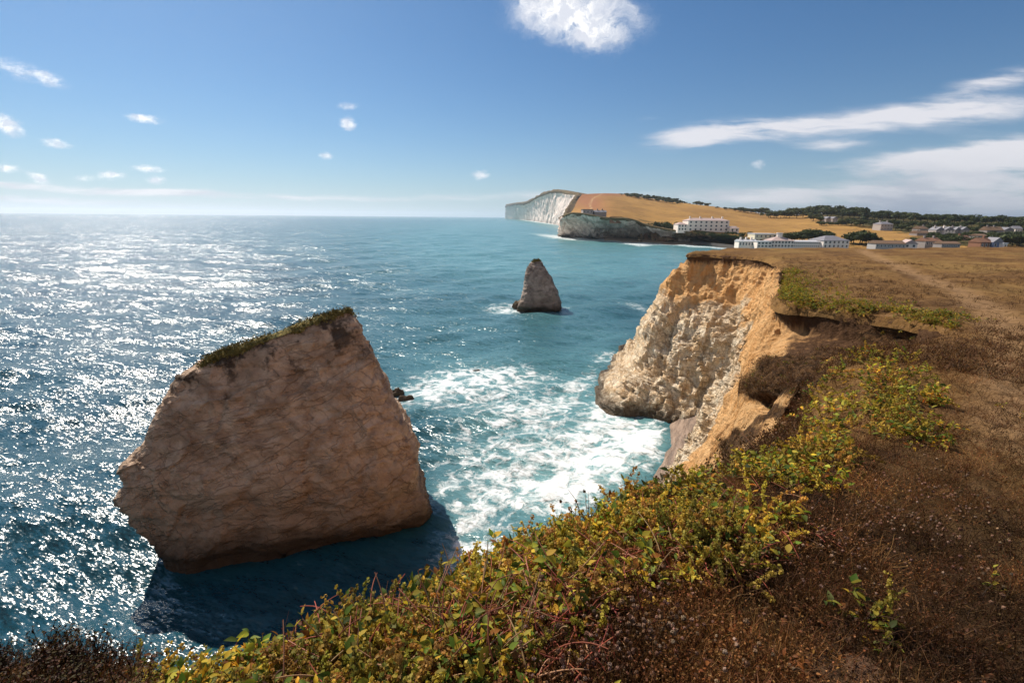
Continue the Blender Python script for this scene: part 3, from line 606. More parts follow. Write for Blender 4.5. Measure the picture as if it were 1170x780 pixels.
near_rows = [(0, 186, 634, 0, 486, 588, 0, 1.6), (.07, 175, 622, 31.0, 488, 578, 35.8, 1.75), (.14, 163, 606, 31.2, 487, 566, 35.9, 1.85), (.20, 150, 594, 31.3, 477, 554, 36, 1.9),
             (.26, 149, 582, 31.4, 478, 540, 35.8, 1.95), (.31, 136, 568, 31.2, 479, 522, 36, 1.95), (.37, 146, 550, 31.5, 473, 508, 36.2, 1.9), (.45, 141, 538, 31.8, 462, 489, 36.4, 1.85), (.53, 147, 522, 32.2, 453, 472, 36.7, 1.75),
             (.62, 164, 500, 32.7, 443, 450, 37, 1.6), (.70, 176, 480, 33.1, 434, 433, 37.2, 1.45), (.78, 180, 465, 33.4, 427, 415, 37.5, 1.25), (.86, 194, 448, 33.8, 418, 394, 37.8, 1.05), (.94, 206, 434, 34.1, 411, 372, 38, .8), (1.0, 236, 412, 34.6, 402, 353, 38.2, .5)]
near_stack = build_stack('large tan chalk slab nearest the cliff with green turf along its sloping top', near_rows, 1.1, 5.0, 230, 420, .62, 5.5,
            stack_material('stack_rock', (.36, .235, .155), (.58, .415, .295), 18), .80, TURF, 2.0)
far_rows = [(0, 591, 352, 0, 641, 355, 0, 1), (.08, 592, 349, 131.3, 640.5, 351, 131, .95), (.2, 595.4, 342, 131.7, 640, 344, 131.4, .9), (.45, 598.3, 328.5, 132.3, 635, 328.5, 132, .75), (.68, 600.3, 314, 133, 628.6, 315, 132.8, .55), (.85, 602.5, 306, 133.5, 623, 305.5, 133.3, .4), (.95, 606, 301, 134, 618.5, 300, 133.8, .3), (1, 609.5, 298.5, 134.2, 616, 297.5, 134, .2)]
far_stack = build_stack('small pointed grey rock standing alone in the bay with surf at its foot', far_rows, 3.2, 6.0, 120, 180, .50, 4.5,
            stack_material('far_stack_rock', (.21, .155, .125), (.44, .355, .295), 14, .8), .90, TURF, 9.0)
# low rocks awash
ROCKM = stack_material('tidal_rock', (.34, .22, .12), (.60, .42, .25), 2, 1.6)
def low_rock(px, py, w, h, d, label, rz=0.0, seed=1):
    b = P(px, py, Z=0); n, k = 26, 40
    th = np.linspace(0, np.pi / 2, n)[:, None]; ph = np.linspace(0, 2 * np.pi, k, endpoint=False)[None]
    V = np.stack([np.cos(ph) * np.cos(th) * w / 2, np.sin(ph) * np.cos(th) * d / 2, np.sin(th) * h + 0 * ph - .5], -1)
    nn = V / np.linalg.norm(V, axis=-1, keepdims=True)
    V = V + nn * (.45 * h * (fbm(V, w * .28, 4, off=seed)))[..., None]
    o = mesh('rock', V, gridf(n, k, True), ROCKM, attrs={'top': np.zeros(n * k)}); o.location = (b[0], b[1], 0); o.rotation_euler = (0, 0, rz)
    tag(o, label, 'rock', 'rocks awash beside the large stack'); return o
low_rock(453, 449, 2.3, 1.2, 1.0, 'small pointed low rock in the foam right against the large stack', .5, 1)
low_rock(464, 456, 2.9, 1.1, 1.1, 'longer flat brown rock awash in foam, a little off the large stack', .3, 4)
low_rock(544, 424, 2.0, .8, .8, 'lone low rock breaking the surf well clear of the large stack', .2, 8)
low_rock(592, 350, 3.4, 2.0, 3, 'pale tan rock at the left foot of the small pointed stack', 0, 11)
low_rock(731, 276.5, 5.5, 3.6, 3.5, 'dark rock in the white surf off the far bay beach', 0, 15)
# ------------------------------------------------------------------ far land: hill, headland, white cliffs
def hill_material():
    m, g, bs = mat('hill_grass'); pos = g.n('ShaderNodeNewGeometry').outputs['Position']
    n1 = g.noise(g.map(pos, scale=(1, .5, 1)), .012, 6, .62); n2 = g.noise(pos, .06, 6, .7); n3 = g.noise(pos, .5, 5, .7)
    c = g.mix(g.ss(n1, .36, .64), (.37, .205, .062), (.27, .145, .047))
    c = g.mix(g.m('MULTIPLY', g.ss(n2, .50, .68), .75), c, (.17, .105, .036))
    c = g.mix(g.m('MULTIPLY', g.ss(n3, .5, .7), .3), c, (.44, .27, .10))
    red, scrub, bluff, path = g.attr('red'), g.attr('scrub'), g.attr('bluff'), g.attr('path')
    c = g.mix(red, c, g.mix(n2, (.22, .095, .045), (.30, .135, .06)))
    c = g.mix(g.m('MULTIPLY', path, .7), c, (.46, .32, .17))
    c = g.mix(g.ss(g.m('ADD', scrub, g.m('MULTIPLY', g.m('SUBTRACT', n2, .5), 1.6)), .4, .6), c, g.mix(n3, (.035, .035, .012), (.10, .075, .028)))
    bc = g.mix(g.ss(g.noise(pos, .09, 5, .6), .4, .6), (.20, .085, .04), (.42, .25, .13))
    bc = g.mix(g.ss(g.noise(pos, .13, 5, .65), .5, .6), bc, (.045, .038, .016))
    c = g.mix(bluff, c, bc)
    g.set(bs.inputs['Base Color'], c); bs.inputs['Roughness'].default_value = .95; bs.inputs['Specular IOR Level'].default_value = .05
    g.set(bs.inputs['Normal'], g.bump(g.m('ADD', g.m('MULTIPLY', n2, 3.0), g.m('MULTIPLY', n3, .6)), 1, 1)); return m
RP = np.array([664, 690, 707, 741, 768, 790, 812, 840, 877, 905, 940, 980, 1020, 1060, 1110, 1170, 1300, 1500.])
RY = np.array([222, 221.5, 222, 227, 231.4, 234, 236.5, 241, 245.5, 246, 244, 246, 249, 250, 252, 253, 255, 258.])
RD = np.array([1350, 1330, 1320, 1270, 1230, 1200, 1170, 1130, 1080, 1060, 1030, 980, 930, 880, 830, 800, 800, 800.])
FP = RP.copy(); FP[0] = 649
FY = np.array([249, 249, 250, 260, 263.5, 265.5, 268, 271, 274, 276, 277.5, 278.5, 279, 279.5, 280, 281, 284, 288.])
FD = np.array([1000, 600, 585, 540, 512, 475, 465, 450, 435, 425, 415, 405, 400, 395, 390, 385, 370, 350.])
HILL = {}
def build_hill():
    rows = []
    r = np.array([P(a, b, Y=c) for a, b, c in zip(RP, RY, RD)]); f = np.array([P(a, b, Y=c) for a, b, c in zip(FP, FY, FD)])
    A = f.copy()
    for i, px in enumerate(FP):
        if px < 780: A[i] = f[i] + (0, 2, -14)
        elif px < 850: A[i] = P(px, np.interp(px, [741, 768, 790, 812, 840], [274.3, 275.4, 276.8, 278.6, 281]), Z=-.4) 
        else: A[i] = f[i] + (0, -55, 0); A[i][2] = -.8
    B = f + (f - A) * .0
    C = f * .67 + r * .33 + (0, 0, -1.5); D = f * .33 + r * .67 + (0, 0, 1.0)
    G1 = r + np.array([0, 160, -8]); G2 = r + np.array([20, 600, -40]); G3 = r + np.array([20, 900, 0]); G3[:, 2] = -3
    V = np.stack([A, B, C, D, r, G1, G2, G3]); V[:, :, 2] = np.maximum(V[:, :, 2], -3)
    V = herm(V, np.array([0, .6, 2, 3.4, 4.8, 5.4, 6.2, 6.6]), np.linspace(0, 6.6, 210))
    V = np.swapaxes(herm(np.swapaxes(V, 0, 1), RP - 660, np.concatenate([np.linspace(4, 520, 420), np.linspace(525, 840, 60)])), 0, 1)
    px, py, dep = proj(V)
    lv = np.linspace(0, 6.6, 210)[:, None] * np.ones(V.shape[1])
    V[..., 2] += (1.3 * fbm(V, 90, 4) + .5 * fbm(V, 22, 3)) * sst(.6, 1.6, lv) + (1.6 * fbm(V, 9, 4, ridged=True)) * sst(0, .3, lv) * sst(1, .5, lv)
    red = blob_sum(px, py, [(676, 232, 18, 12, 20, 1.1), (690, 221, 30, 2.4, 2, 1.2), (660, 226, 10, 6, 0, .6)])
    scr = blob_sum(px, py, [(815, 271, 34, 4.5, 10, 1.0), (845, 275, 25, 5, 10, .9), (740, 255, 30, 6, 20, .5), (960, 281, 60, 4, 0, .5), (1080, 277, 70, 6, 0, .8), (1160, 270, 50, 14, 0, .9), (1100, 262, 70, 8, 0, .7), (960, 250, 40, 7, 8, .9), (1030, 255, 50, 8, 8, .9), (1120, 258, 80, 8, 0, 1.0)]) * (lv < 5.2)
    blf = sst(.62, .45, lv + .1 * fbm(V, 15, 3)) * (px < 812)
    pth = np.exp(-((np.interp(py, [221, 225, 228, 234, 240], [689, 680, 676.5, 674, 676]) - px) / .8) ** 2) * sst(220.5, 222.5, py) * sst(243, 240, py)
    o = mesh('hill', V, gridf(*V.shape[:2]), hill_material(), attrs={'red': np.clip(red, 0, 1).ravel(), 'scrub': np.clip(scr, 0, 1).ravel(), 'bluff': blf.ravel(), 'path': pth.ravel()})
    tag(o, 'long golden dry grass hill sloping down behind the bay', 'hill', kind='structure')
    k = lv[:, 0] < 5.3
    HILL['V'] = V[k]; q = proj(V[k]); HILL['px'] = q[0]; HILL['py'] = q[1]; HILL['dep'] = q[2]; HILL['lv'] = lv[k]
build_hill()
def on_hill(px, py, lvmin=.5):
    d = (HILL['px'] - px) ** 2 + (HILL['py'] - py) ** 2 * 4 + (HILL['lv'] < lvmin) * 1e5
    # prefer the surface that faces us (front rows)
    d = d + np.where(HILL['lv'] > 4.9, 6.0, 0)
    i = np.unravel_index(np.argmin(d), d.shape); return HILL['V'][i], HILL['dep'][i]
def chalk_material(name, white, greyc, sc_, veg_line=False):
    m, g, bs = mat(name); pos = g.n('ShaderNodeNewGeometry').outputs['Position']
    n1 = g.noise(g.map(pos, scale=(1, 1, .5)), .02 * sc_, 8, .66); n2 = g.noise(g.aniso(pos, (0, R(28), 0), (1.4, 1.4, .35)), .05 * sc_, 7, .66); n3 = g.noise(pos, .3 * sc_, 5, .7)
    c = g.mix(g.ss(n2, .40, .60), white, greyc)
    c = g.mix(g.m('MULTIPLY', g.ss(n1, .54, .70), .5), c, (.24, .18, .14))
    c = g.mix(g.m('MULTIPLY', g.ss(g.m('MULTIPLY', g.attr('veg'), g.m('ADD', 1.0, g.m('MULTIPLY', g.m('SUBTRACT', n3, .5), 1.8))), .45, .6), .95), c, g.mix(n3, (.05, .042, .016), (.20, .13, .05)))
    dark = g.m('MULTIPLY', g.attr('dark'), g.ss(n1, .36, .52))
    c = g.mix(dark, c, (.07, .06, .05))
    g.set(bs.inputs['Base Color'], c); bs.inputs['Roughness'].default_value = .95; bs.inputs['Specular IOR Level'].default_value = .08
    g.set(bs.inputs['Normal'], g.bump(g.m('ADD', g.m('MULTIPLY', n2, 10 / sc_), g.m('MULTIPLY', n3, 2 / sc_)), .9, 1)); return m
def build_loft_cliff(name, label, cols, NS, NT, amp, size, material, back, vegfun, darkfun, seed, shear=0.0):
    """cols: (top px,py,Y ; base px,py or None)"""
    T = np.array([P(c[0], c[1], Y=c[2]) for c in cols]); B = np.array([P(c[3], c[4], Z=0) for c in cols])
    x = np.concatenate([[0], np.cumsum(np.hypot(*np.diff([(c[0], c[1]) for c in cols], axis=0).T) + 1.0)]); u = np.linspace(0, x[-1], NS)
    T, B = herm(T, x, u), herm(B, x, u)
    k1 = T + np.array(back[0]); k2 = T + np.array(back[1])
    M1 = T * .72 + B * .28 + (T - B) * np.array([0, 0, .10]); M2 = T * .35 + B * .65 + (T - B) * np.array([0, 0, .05])
    S_ = B.copy(); S_[:, 2] = -4
    V = herm(np.stack([k2, k1, T, M1, M2, B, S_]), np.array([0, .8, 1.6, 2.6, 3.6, 4.6, 4.9]), np.linspace(0, 4.9, NT))
    lv = np.linspace(0, 4.9, NT)[:, None] * np.ones(NS)
    n = grid_normals(V); sg = -1 if (n * (EYE - V))[lv > 1.8].sum(-1).mean() < 0 else 1; n = n * sg
    V3 = np.stack([V[..., 0], V[..., 1] + shear * V[..., 2], V[..., 2] * .6], -1)
    d = (.9 * fbm(V3, size, 5, .55, ridged=True, off=seed) + .5 * fbm(V, size * .35, 4, .6, off=seed)) * amp
    d = d * (1 + np.clip(V[..., 1] - 900, 0, 5000) / 2200)
    d = d + (.6 if amp < 6 else .15) * amp * facet(V, size * .35, (1, .6, .8), seed)
    V = V + n * (d * sst(1.5, 2.0, lv))[..., None] ; V[..., 2] += .10 * amp * fbm(V, size, 3) * sst(1.6, 1.0, lv)
    px, py, dep = proj(V)
    o = mesh(name, V, gridf(NT, NS), material, attrs={'veg': np.clip(vegfun(px, py, lv), 0, 1).ravel(), 'dark': np.clip(darkfun(px, py, lv), 0, 1).ravel()})
    tag(o, label, 'cliff', kind='structure'); return o
build_loft_cliff('chalk_cliff', 'long white chalk cliff running out to sea beyond the bay',
    [(579, 233.5, 6000, 578.2, 249.3), (590, 231.6, 4300, 586, 250.1), (601, 230.5, 3300, 596, 251.0), (612, 225.5, 2700, 606, 252.0), (622, 220.5, 2200, 616, 253.4), (632, 217.3, 1900, 624, 254.6), (641, 217.0, 1700, 631, 255.6),
     (653, 219.2, 1500, 638, 257.0), (664, 222, 1350, 644, 258.6), (659, 229, 1250, 648, 260), (652, 236, 1130, 648, 261), (649, 250, 1000, 650, 262)], 420, 120, 10, 170,
    chalk_material('white_chalk', (.96, .81, .73), (.74, .60, .53), 1.0), [(60, 90, -4), (200, 300, -30)],
    lambda px, py, lv: sst(2.25, 1.9, lv) * 1.3, lambda px, py, lv: sst(4.2, 4.6, lv) * .35, 21, 2.2)
build_loft_cliff('headland', 'low grey chalk headland with rough turf on top at the edge of the bay',
    [(645, 249, 640, 641, 264), (644, 247.5, 590, 639.6, 269.2), (648, 245, 570, 643, 270.3), (656, 243.5, 560, 655, 271.2), (665, 244.2, 548, 664, 271.8), (677, 246.2, 535, 676, 272.3), (690, 248.6, 522, 690, 272.8), (705, 249.6, 512, 705, 273.1),
     (716, 249.8, 505, 716, 273.5), (728, 252.4, 500, 728, 273.7), (737, 256.5, 497, 737, 274.0), (746, 258.6, 494, 746, 274.3), (757, 261, 489, 757, 274.8), (770, 263.2, 484, 768, 275.6), (790, 265.6, 476, 788, 276.9)], 420, 110, 4.6, 30,
    chalk_material('grey_chalk', (.95, .75, .64), (.64, .49, .40), 3.0), [(0, 12, 1.0), (0, 70, -2)],
    lambda px, py, lv: sst(1.95, 1.6, lv) * 1.1 + blob_sum(px, py, [(705, 250, 20, 2, 0, .8), (733, 255, 9, 4, 25, 1.0), (655, 247, 10, 2, 0, .6), (780, 269, 20, 7, 0, .8)]),
    lambda px, py, lv: sst(3.9, 4.5, lv) + .55 * blob_sum(px, py, [(690, 264, 14, 7, 0, 1), (650, 262, 5, 8, 0, .8), (715, 266, 8, 6, 0, .7)]), 33)
def bay_beach():
    m, g, bs = mat('bay_sand'); pos = g.n('ShaderNodeNewGeometry').outputs['Position']
    c = g.mix(g.noise(pos, .3, 5, .6), (.55, .40, .30), (.40, .28, .20)); g.set(bs.inputs['Base Color'], c); bs.inputs['Roughness'].default_value = .9
    a = np.array([P(x, y, Z=-.3) for x, y in [(690, 275.4), (715, 276.6), (740, 278.0), (765, 279.4), (792, 280.8), (815, 281.2), (845, 284.5)]])
    b = np.array([P(x, y, Z=0) for x, y in [(690, 274.2), (715, 275.0), (740, 276.0), (765, 277.4), (792, 278.8), (815, 278.4), (845, 281)]]); b[:, 2] = 1.5
    x = np.arange(7.); u = np.linspace(0, 6, 80); V = herm(np.stack([a, b, b + (0, 40, 1.2)]), np.arange(3.), np.linspace(0, 2, 14)); V = np.swapaxes(herm(np.swapaxes(V, 0, 1), x, u), 0, 1)
    tag(mesh('beach', V, gridf(14, 80), m), 'pale pinkish strip of sand along the far bay', 'beach', kind='structure')
bay_beach()
# ------------------------------------------------------------------ buildings
WM = dict(white=flat('white_render', (.90, .77, .67), .8, .08, .2), cream=flat('cream_render', (.74, .65, .48), .8, .08, .2), grey=flat('grey_render', (.44, .39, .36), .8, .1, .2), dim=flat('weathered_render', (.30, .26, .24), .85, .2, .2),
          brick=flat('orange_brick', (.27, .13, .075), .9, .15, .4), slate=flat('grey_slate', (.22, .21, .23), .7, .15, .5), pink=flat('pinkish_tile', (.46, .34, .31), .8, .12, .4), tile=flat('red_tile', (.25, .125, .075), .85, .15, .5),
          dark=flat('dark_roof', (.06, .055, .055), .8, .15, .5), lead=flat('pale_lead', (.52, .51, .52), .6, .1, .3), blue=flat('blue_paint', (.15, .19, .30), .7, .1, .2), brown=flat('brown_tile', (.19, .115, .07), .85, .2, .4), stone=flat('sea_wall_stone', (.10, .085, .075), .9, .25, .2))
GL, g_, b_ = mat('window_glass'); b_.inputs['Base Color'].default_value = (.035, .045, .055, 1); b_.inputs['Roughness'].default_value = .12; b_.inputs['Specular IOR Level'].default_value = .5
class MB:
    def __init__(s): s.v = []; s.q = []; s.t = []; s.n = 0
    def add(s, v, q=(), t=()):
        s.v += [tuple(p) for p in v]; s.q += [tuple(i + s.n for i in f) for f in q]; s.t += [tuple(i + s.n for i in f) for f in t]; s.n += len(v)
    def box(s, x0, x1, y0, y1, z0, z1):
        s.add([(x0, y0, z0), (x1, y0, z0), (x1, y1, z0), (x0, y1, z0), (x0, y0, z1), (x1, y0, z1), (x1, y1, z1), (x0, y1, z1)],
              [(0, 3, 2, 1), (4, 5, 6, 7), (0, 1, 5, 4), (1, 2, 6, 5), (2, 3, 7, 6), (3, 0, 4, 7)]); return s
    def cyl(s, x, y, z0, z1, r0, r1, k=12):
        a = [(x + r0 * math.cos(i * 2 * math.pi / k), y + r0 * math.sin(i * 2 * math.pi / k), z0) for i in range(k)] + [(x + r1 * math.cos(i * 2 * math.pi / k), y + r1 * math.sin(i * 2 * math.pi / k), z1) for i in range(k)]
        a += [(x, y, z0), (x, y, z1)]
        s.add(a, [(i, (i + 1) % k, k + (i + 1) % k, k + i) for i in range(k)], [(2 * k, (i + 1) % k, i) for i in range(k)] + [(2 * k + 1, k + i, k + (i + 1) % k) for i in range(k)]); return s
    def build(s, name, m, parent=None):
        fs = [np.array(f) for f in (s.q, s.t) if f]
        return mesh(name, np.array(s.v), fs, m, parent, smooth=False)
def roof_mb(kind, x0, x1, y0, y1, z, h, o):
    b = MB(); X0, X1, Y0, Y1 = x0 - o, x1 + o, y0 - o, y1 + o; ym = (y0 + y1) / 2; th = .18
    if kind == 'flat':
        b.box(X0, X1, Y0, Y1, z + .003, z + max(.35, h)); return b
    if kind == 'hip':
        k = min((Y1 - Y0) / 2 * .9, (X1 - X0) / 2 * .85); rg = [(X0 + k, ym, z + h), (X1 - k, ym, z + h)]
    elif kind == 'gable': rg = [(X0, ym, z + h), (X1, ym, z + h)]
    else:                                              # gable end facing the sea
        xm = (x0 + x1) / 2; rg = [(xm, Y0, z + h), (xm, Y1, z + h)]
    c = [(X0, Y0, z), (X1, Y0, z), (X1, Y1, z), (X0, Y1, z)]; lo = [(p[0], p[1], p[2] - th) for p in c]
    v = c + rg + lo
    if kind in ('hip', 'gable'): b.add(v, [(0, 1, 5, 4), (2, 3, 4, 5), (0, 6, 7, 1), (1, 7, 8, 2), (2, 8, 9, 3), (3, 9, 6, 0), (9, 8, 7, 6)], [(1, 2, 5), (3, 0, 4)])
    else: b.add(v, [(1, 2, 5, 4), (3, 0, 4, 5), (0, 6, 7, 1), (1, 7, 8, 2), (2, 8, 9, 3), (3, 9, 6, 0), (9, 8, 7, 6)], [(0, 1, 4), (2, 3, 5)])
    return b
RECTS = []
def building(name, label, px0, px1, yb, ye, yt, Y, deep, roof, wm, rm, wins=(1, 3), yaw=0, chim=(), cat='house', group=None, wing=None, wsize=(.45, .5), top=0.0, arch=False):
    cx = (px0 + px1) / 2; b = P(cx, yb, Y=Y) if yb > 277 or Y in (480, 474, 556, 517) else P(cx, yb, Y=on_hill(cx, yb)[0][1] - 2); RECTS.append((px0, px1, yt, yb, b[1])); dep = float(proj(b)[2]); k = dep / F
    wd = (px1 - px0) * k; he = (yb - ye) * k; hr = (ye - yt) * k
    e = empty(name, b, R(yaw)); tag(e, label, cat, group)
    x0, x1 = -wd / 2, wd / 2; foot = -1.6 if Y in (480, 474) else -4.0
    MB().box(x0, x1, 0, deep, foot, he - .003).build('wall', WM[wm], e)
    if roof: 
        ro = roof_mb(roof, x0, x1, 0, deep, he, hr, .35).build('roof', WM[rm], e)
        for f in chim:
            MB().box(x0 + wd * f - .6, x0 + wd * f + .6, deep * .5 - .5, deep * .5 + .5, he + hr * .5, he + hr + 1.5).build('chimney', WM[wm], ro)
    rws, cls = wins
    for r_ in range(rws):
        for c_ in range(cls):
            fw = wd / cls; fh = he / max(rws, 1); w_ = min(fw * wsize[0] * .8, 1.7); h_ = min(fh * wsize[1] * .9, 2.0); xc = x0 + fw * (c_ + .5); zc = fh * (r_ + .55)
            f = MB()
            for (a0, a1, c0, c1) in ((-w_ / 2 - .12, w_ / 2 + .12, -h_ / 2 - .16, -h_ / 2), (-w_ / 2 - .12, w_ / 2 + .12, h_ / 2, h_ / 2 + .12), (-w_ / 2 - .12, -w_ / 2, -h_ / 2, h_ / 2), (w_ / 2, w_ / 2 + .12, -h_ / 2, h_ / 2)):
                f.box(xc + a0, xc + a1, -.10, .02, zc + c0, zc + c1)
            fo = f.build('window', WM['white'], e)
            MB().box(xc - w_ / 2, xc + w_ / 2, -.03, .05, zc - h_ / 2, zc + h_ / 2).build('pane', GL, fo)
    return e, x0, x1, he, hr, k
# the big white hotel above the beach
e, x0, x1, he, hr, k = building('hotel', 'large white three storey hotel with pink roof above the low brown bluff', 785, 833, 264.4, 252.4, 249.6, 480, 14, 'hip', 'white', 'pink', (3, 8), 4, (.1, .35, .65, .9), 'hotel')
wg = MB().box(x0 - 9.5, x0 - .02, 1, 12, -1.6, he * .62).build('wall', WM['white'], e)
roof_mb('hip', x0 - 9.5, x0 - .4, 1, 12, he * .62 + .003, 2.2, .3).build('roof', WM['pink'], e)
for j in range(3):
    for r_ in range(2):
        fo = MB().box(x0 - 8.6 + j * 2.9, x0 - 7.0 + j * 2.9, .9, 1.02, 1.0 + r_ * 3.0, 1.15 + r_ * 3.0).build('window', WM['white'], e); MB().box(x0 - 8.5 + j * 2.9, x0 - 7.1 + j * 2.9, .96, 1.05, 1.16 + r_ * 3.0, 2.9 + r_ * 3.0).build('pane', GL, fo)
MB().box(x1 + .02, x1 + 9, 2, 10, -1.6, he * .45).build('wall', WM['white'], e); roof_mb('flat', x1 + .5, x1 + 9, 2, 10, he * .45 + .003, .4, .2).build('roof', WM['lead'], e)
building('lodge', 'small low white annexe just right of the large white hotel', 834, 844, 265.6, 260.5, 259, 474, 7, 'hip', 'white', 'pink', (1, 2), 0, (), 'house')
# fort on the headland
building('cottage', 'flat roofed pale blockhouse on the very edge of the headland', 666, 677.5, 244.6, 239.9, 239.3, 556, 9, 'flat', 'grey', 'dark', (1, 3), 6, (), 'house')
building('cottage', 'low long grey roofed cottage with chimneys beside the blockhouse', 679, 693, 245.4, 242.4, 240.3, 556, 8, 'gable', 'dim', 'slate', (1, 4), 4, (.3, .7), 'house')
building('terrace_wall', 'reddish retaining terrace set into the headland turf', 697, 711, 250.6, 248.2, 248, 517, 3, 'flat', 'brick', 'brown', (0, 0), 2, (), 'terrace')
# long sea front hotel
building('hotel', 'cream block with flat roof at the middle of the sea front hotel', 862, 886, 277, 268, 267.2, 372, 16, 'flat', 'cream', 'lead', (2, 5), -4, (), 'hotel', 'sea front hotel buildings')
e, x0, x1, he, hr, k = building('pavilion', 'pavilion with pink hipped roof and a stubby white turret', 881, 906, 283, 275.2, 271, 352, 13, 'hip', 'white', 'pink', (2, 7), -4, (), 'hotel', 'sea front hotel buildings', wsize=(.62, .55))
tw = MB().cyl(0, 6.5, he + hr * .6, he + hr + 2.1, 1.9, 1.9).build('turret', WM['white'], e); MB().cyl(0, 6.5, he + hr + 2.103, he + hr + 2.6, 2.3, 2.2).build('roof', WM['lead'], tw)
building('hotel_wing', 'long low white wing with an even row of dark windows', 906.5, 938, 283, 276.3, 274.8, 352, 9, 'gable', 'white', 'lead', (2, 14), -3, (), 'hotel', 'sea front hotel buildings', wsize=(.5, .5))
building('hall', 'white hall with tall dark windows and a grey hipped roof', 938.5, 971, 283.5, 275, 269.9, 350, 15, 'hip', 'white', 'slate', (2, 6), 8, (), 'hotel', 'sea front hotel buildings', wsize=(.5, .62))
building('hotel_wing', 'low white front block with dark shopfront windows below the cream block', 865, 881, 283, 276.5, 275.9, 348, 10, 'flat', 'white', 'lead', (2, 4), -3, (), 'hotel', 'sea front hotel buildings', wsize=(.7, .55))
building('bungalow', 'low white sea front building with three small dormers', 844, 864, 282, 276.0, 273.8, 356, 8, 'gable', 'white', 'lead', (1, 6), -3, (.2, .5, .8), 'house')
# village
building('villa', 'square pale villa standing alone among trees on the wooded slope', 1005, 1020, 263.6, 256.2, 253.6, 760, 12, 'hip', 'grey', 'slate', (2, 4), 6, (.2, .8))
building('house', 'twin gabled grey house half hidden in the wood', 943, 950, 254.2, 250, 247.6, 960, 9, 'end', 'grey', 'slate', (2, 2), 8)
building('house', 'narrow pale gabled house touching the twin gabled one in the wood', 950.5, 957, 254.4, 250, 247.8, 962, 9, 'end', 'grey', 'slate', (2, 2), 8)
for (a, b_2, lab, wmat) in ((1069, 1078.5, 'leftmost of the white gabled villas in a row before the wood', 'grey'), (1079, 1089, 'bright white gabled villa in the middle of the row', 'white'), (1090, 1097, 'dimmer gabled villa right of the bright white middle one', 'dim'), (1098, 1106, 'last grey villa at the right end of the gabled row', 'grey')):
    building('villa', lab, a, b_2, 268.4, 263, 259.4, 640, 11, 'end', wmat, 'slate', (2, 3), random.uniform(-10, 10), (.25,), group='gabled villas before the wood')
building('house', 'brown roofed dim house left of the gabled villas', 1050, 1060, 266, 261.5, 258.5, 660, 10, 'gable', 'dim', 'brown', (1, 4), 5, (.8,))
building('house', 'long low house with brown roof under the dark trees', 1047, 1062, 269, 266.2, 263.8, 600, 9, 'gable', 'dim', 'brown', (1, 4), 3, (.3,))
building('bungalow', 'long low bungalow with brown roof just over the heath skyline', 1001, 1033, 284, 278.6, 275.2, 320, 9, 'gable', 'grey', 'brown', (1, 8), -4, (), 'house')
building('bungalow', 'small cottage with a pale pink roof next to the long bungalow', 1033.5, 1046, 284, 278.5, 274.0, 322, 9, 'end', 'white', 'pink', (1, 2), -18, (), 'house')
building('house', 'grey house with orange roof behind the heath skyline', 1056, 1075, 282, 275.6, 272.0, 360, 9, 'gable', 'dim', 'tile', (1, 4), 4, (.2, .8))
building('house', 'low row of brown roofed sheds along the heath skyline', 1076, 1096, 283, 278.6, 276.0, 345, 8, 'gable', 'dim', 'brown', (1, 5), -3, ())
building('house', 'orange brick house with a steep orange roof among dark trees', 1098, 1111, 279, 274.2, 269.2, 430, 10, 'gable', 'brick', 'tile', (2, 3), 12, (.15,))
building('house', 'orange roofed house directly left of the blue gabled one', 1119, 1133, 284, 276.8, 272.2, 350, 9, 'gable', 'brick', 'tile', (1, 3), 5, (.7,))
building('house', 'blue gabled house between the orange roof and the white hut', 1134, 1144, 284, 276.8, 271.6, 348, 9, 'end', 'blue', 'slate', (1, 2), -8)
building('hut', 'tiny bright white hut at the right end of the heath skyline', 1145.5, 1150, 284, 278.6, 277.6, 345, 4, 'flat', 'white', 'lead', (1, 1), 0, (), 'hut')
building('house', 'wide grey house with dull roof on the right edge of the wood', 1128, 1145, 268, 263.2, 259.2, 600, 11, 'gable', 'dim', 'brown', (2, 5), -6, (.2, .6))
building('house', 'dull gabled house between the wide grey one and the white one', 1146, 1158, 267.6, 263, 259.8, 610, 10, 'end', 'dim', 'slate', (1, 3), 5)
building('house', 'small bright white house among the dark trees at the right', 1159.5, 1167, 266.4, 261.4, 258.4, 620, 9, 'gable', 'white', 'slate', (1, 3), -4)
building('house', 'pale house low in the dark trees right of the gabled villas', 1117, 1128, 272.5, 269.4, 267.4, 520, 9, 'gable', 'dim', 'brown', (1, 3), 3)
# sea wall of the bay
def sea_wall():
    b = MB(); pts = [P(x, y, Z=0) for x, y in [(791, 279.6), (804, 280.6), (820, 282.2), (842, 285)]]
    for a, c in zip(pts[:-1], pts[1:]):
        d = (c - a)[:2]; d /= np.linalg.norm(d); n = np.array([-d[1], d[0]]) * (1 if -d[1] * 0 + d[0] > 0 else -1)
        v = [];
        for z in (-2, 3.0):
            for p in (a, c): v += [(p[0], p[1], z)]
            for p in (c, a): v += [(p[0] + n[0] * 2.5, p[1] + n[1] * 2.5, z)]
        b.add(v, [(3, 2, 1, 0), (4, 5, 6, 7), (0, 1, 5, 4), (1, 2, 6, 5), (2, 3, 7, 6), (3, 0, 4, 7)])
    o = b.build('sea_wall', WM['stone']); tag(o, 'dark stone sea wall along the far shore right of the sand', 'sea wall')
sea_wall()
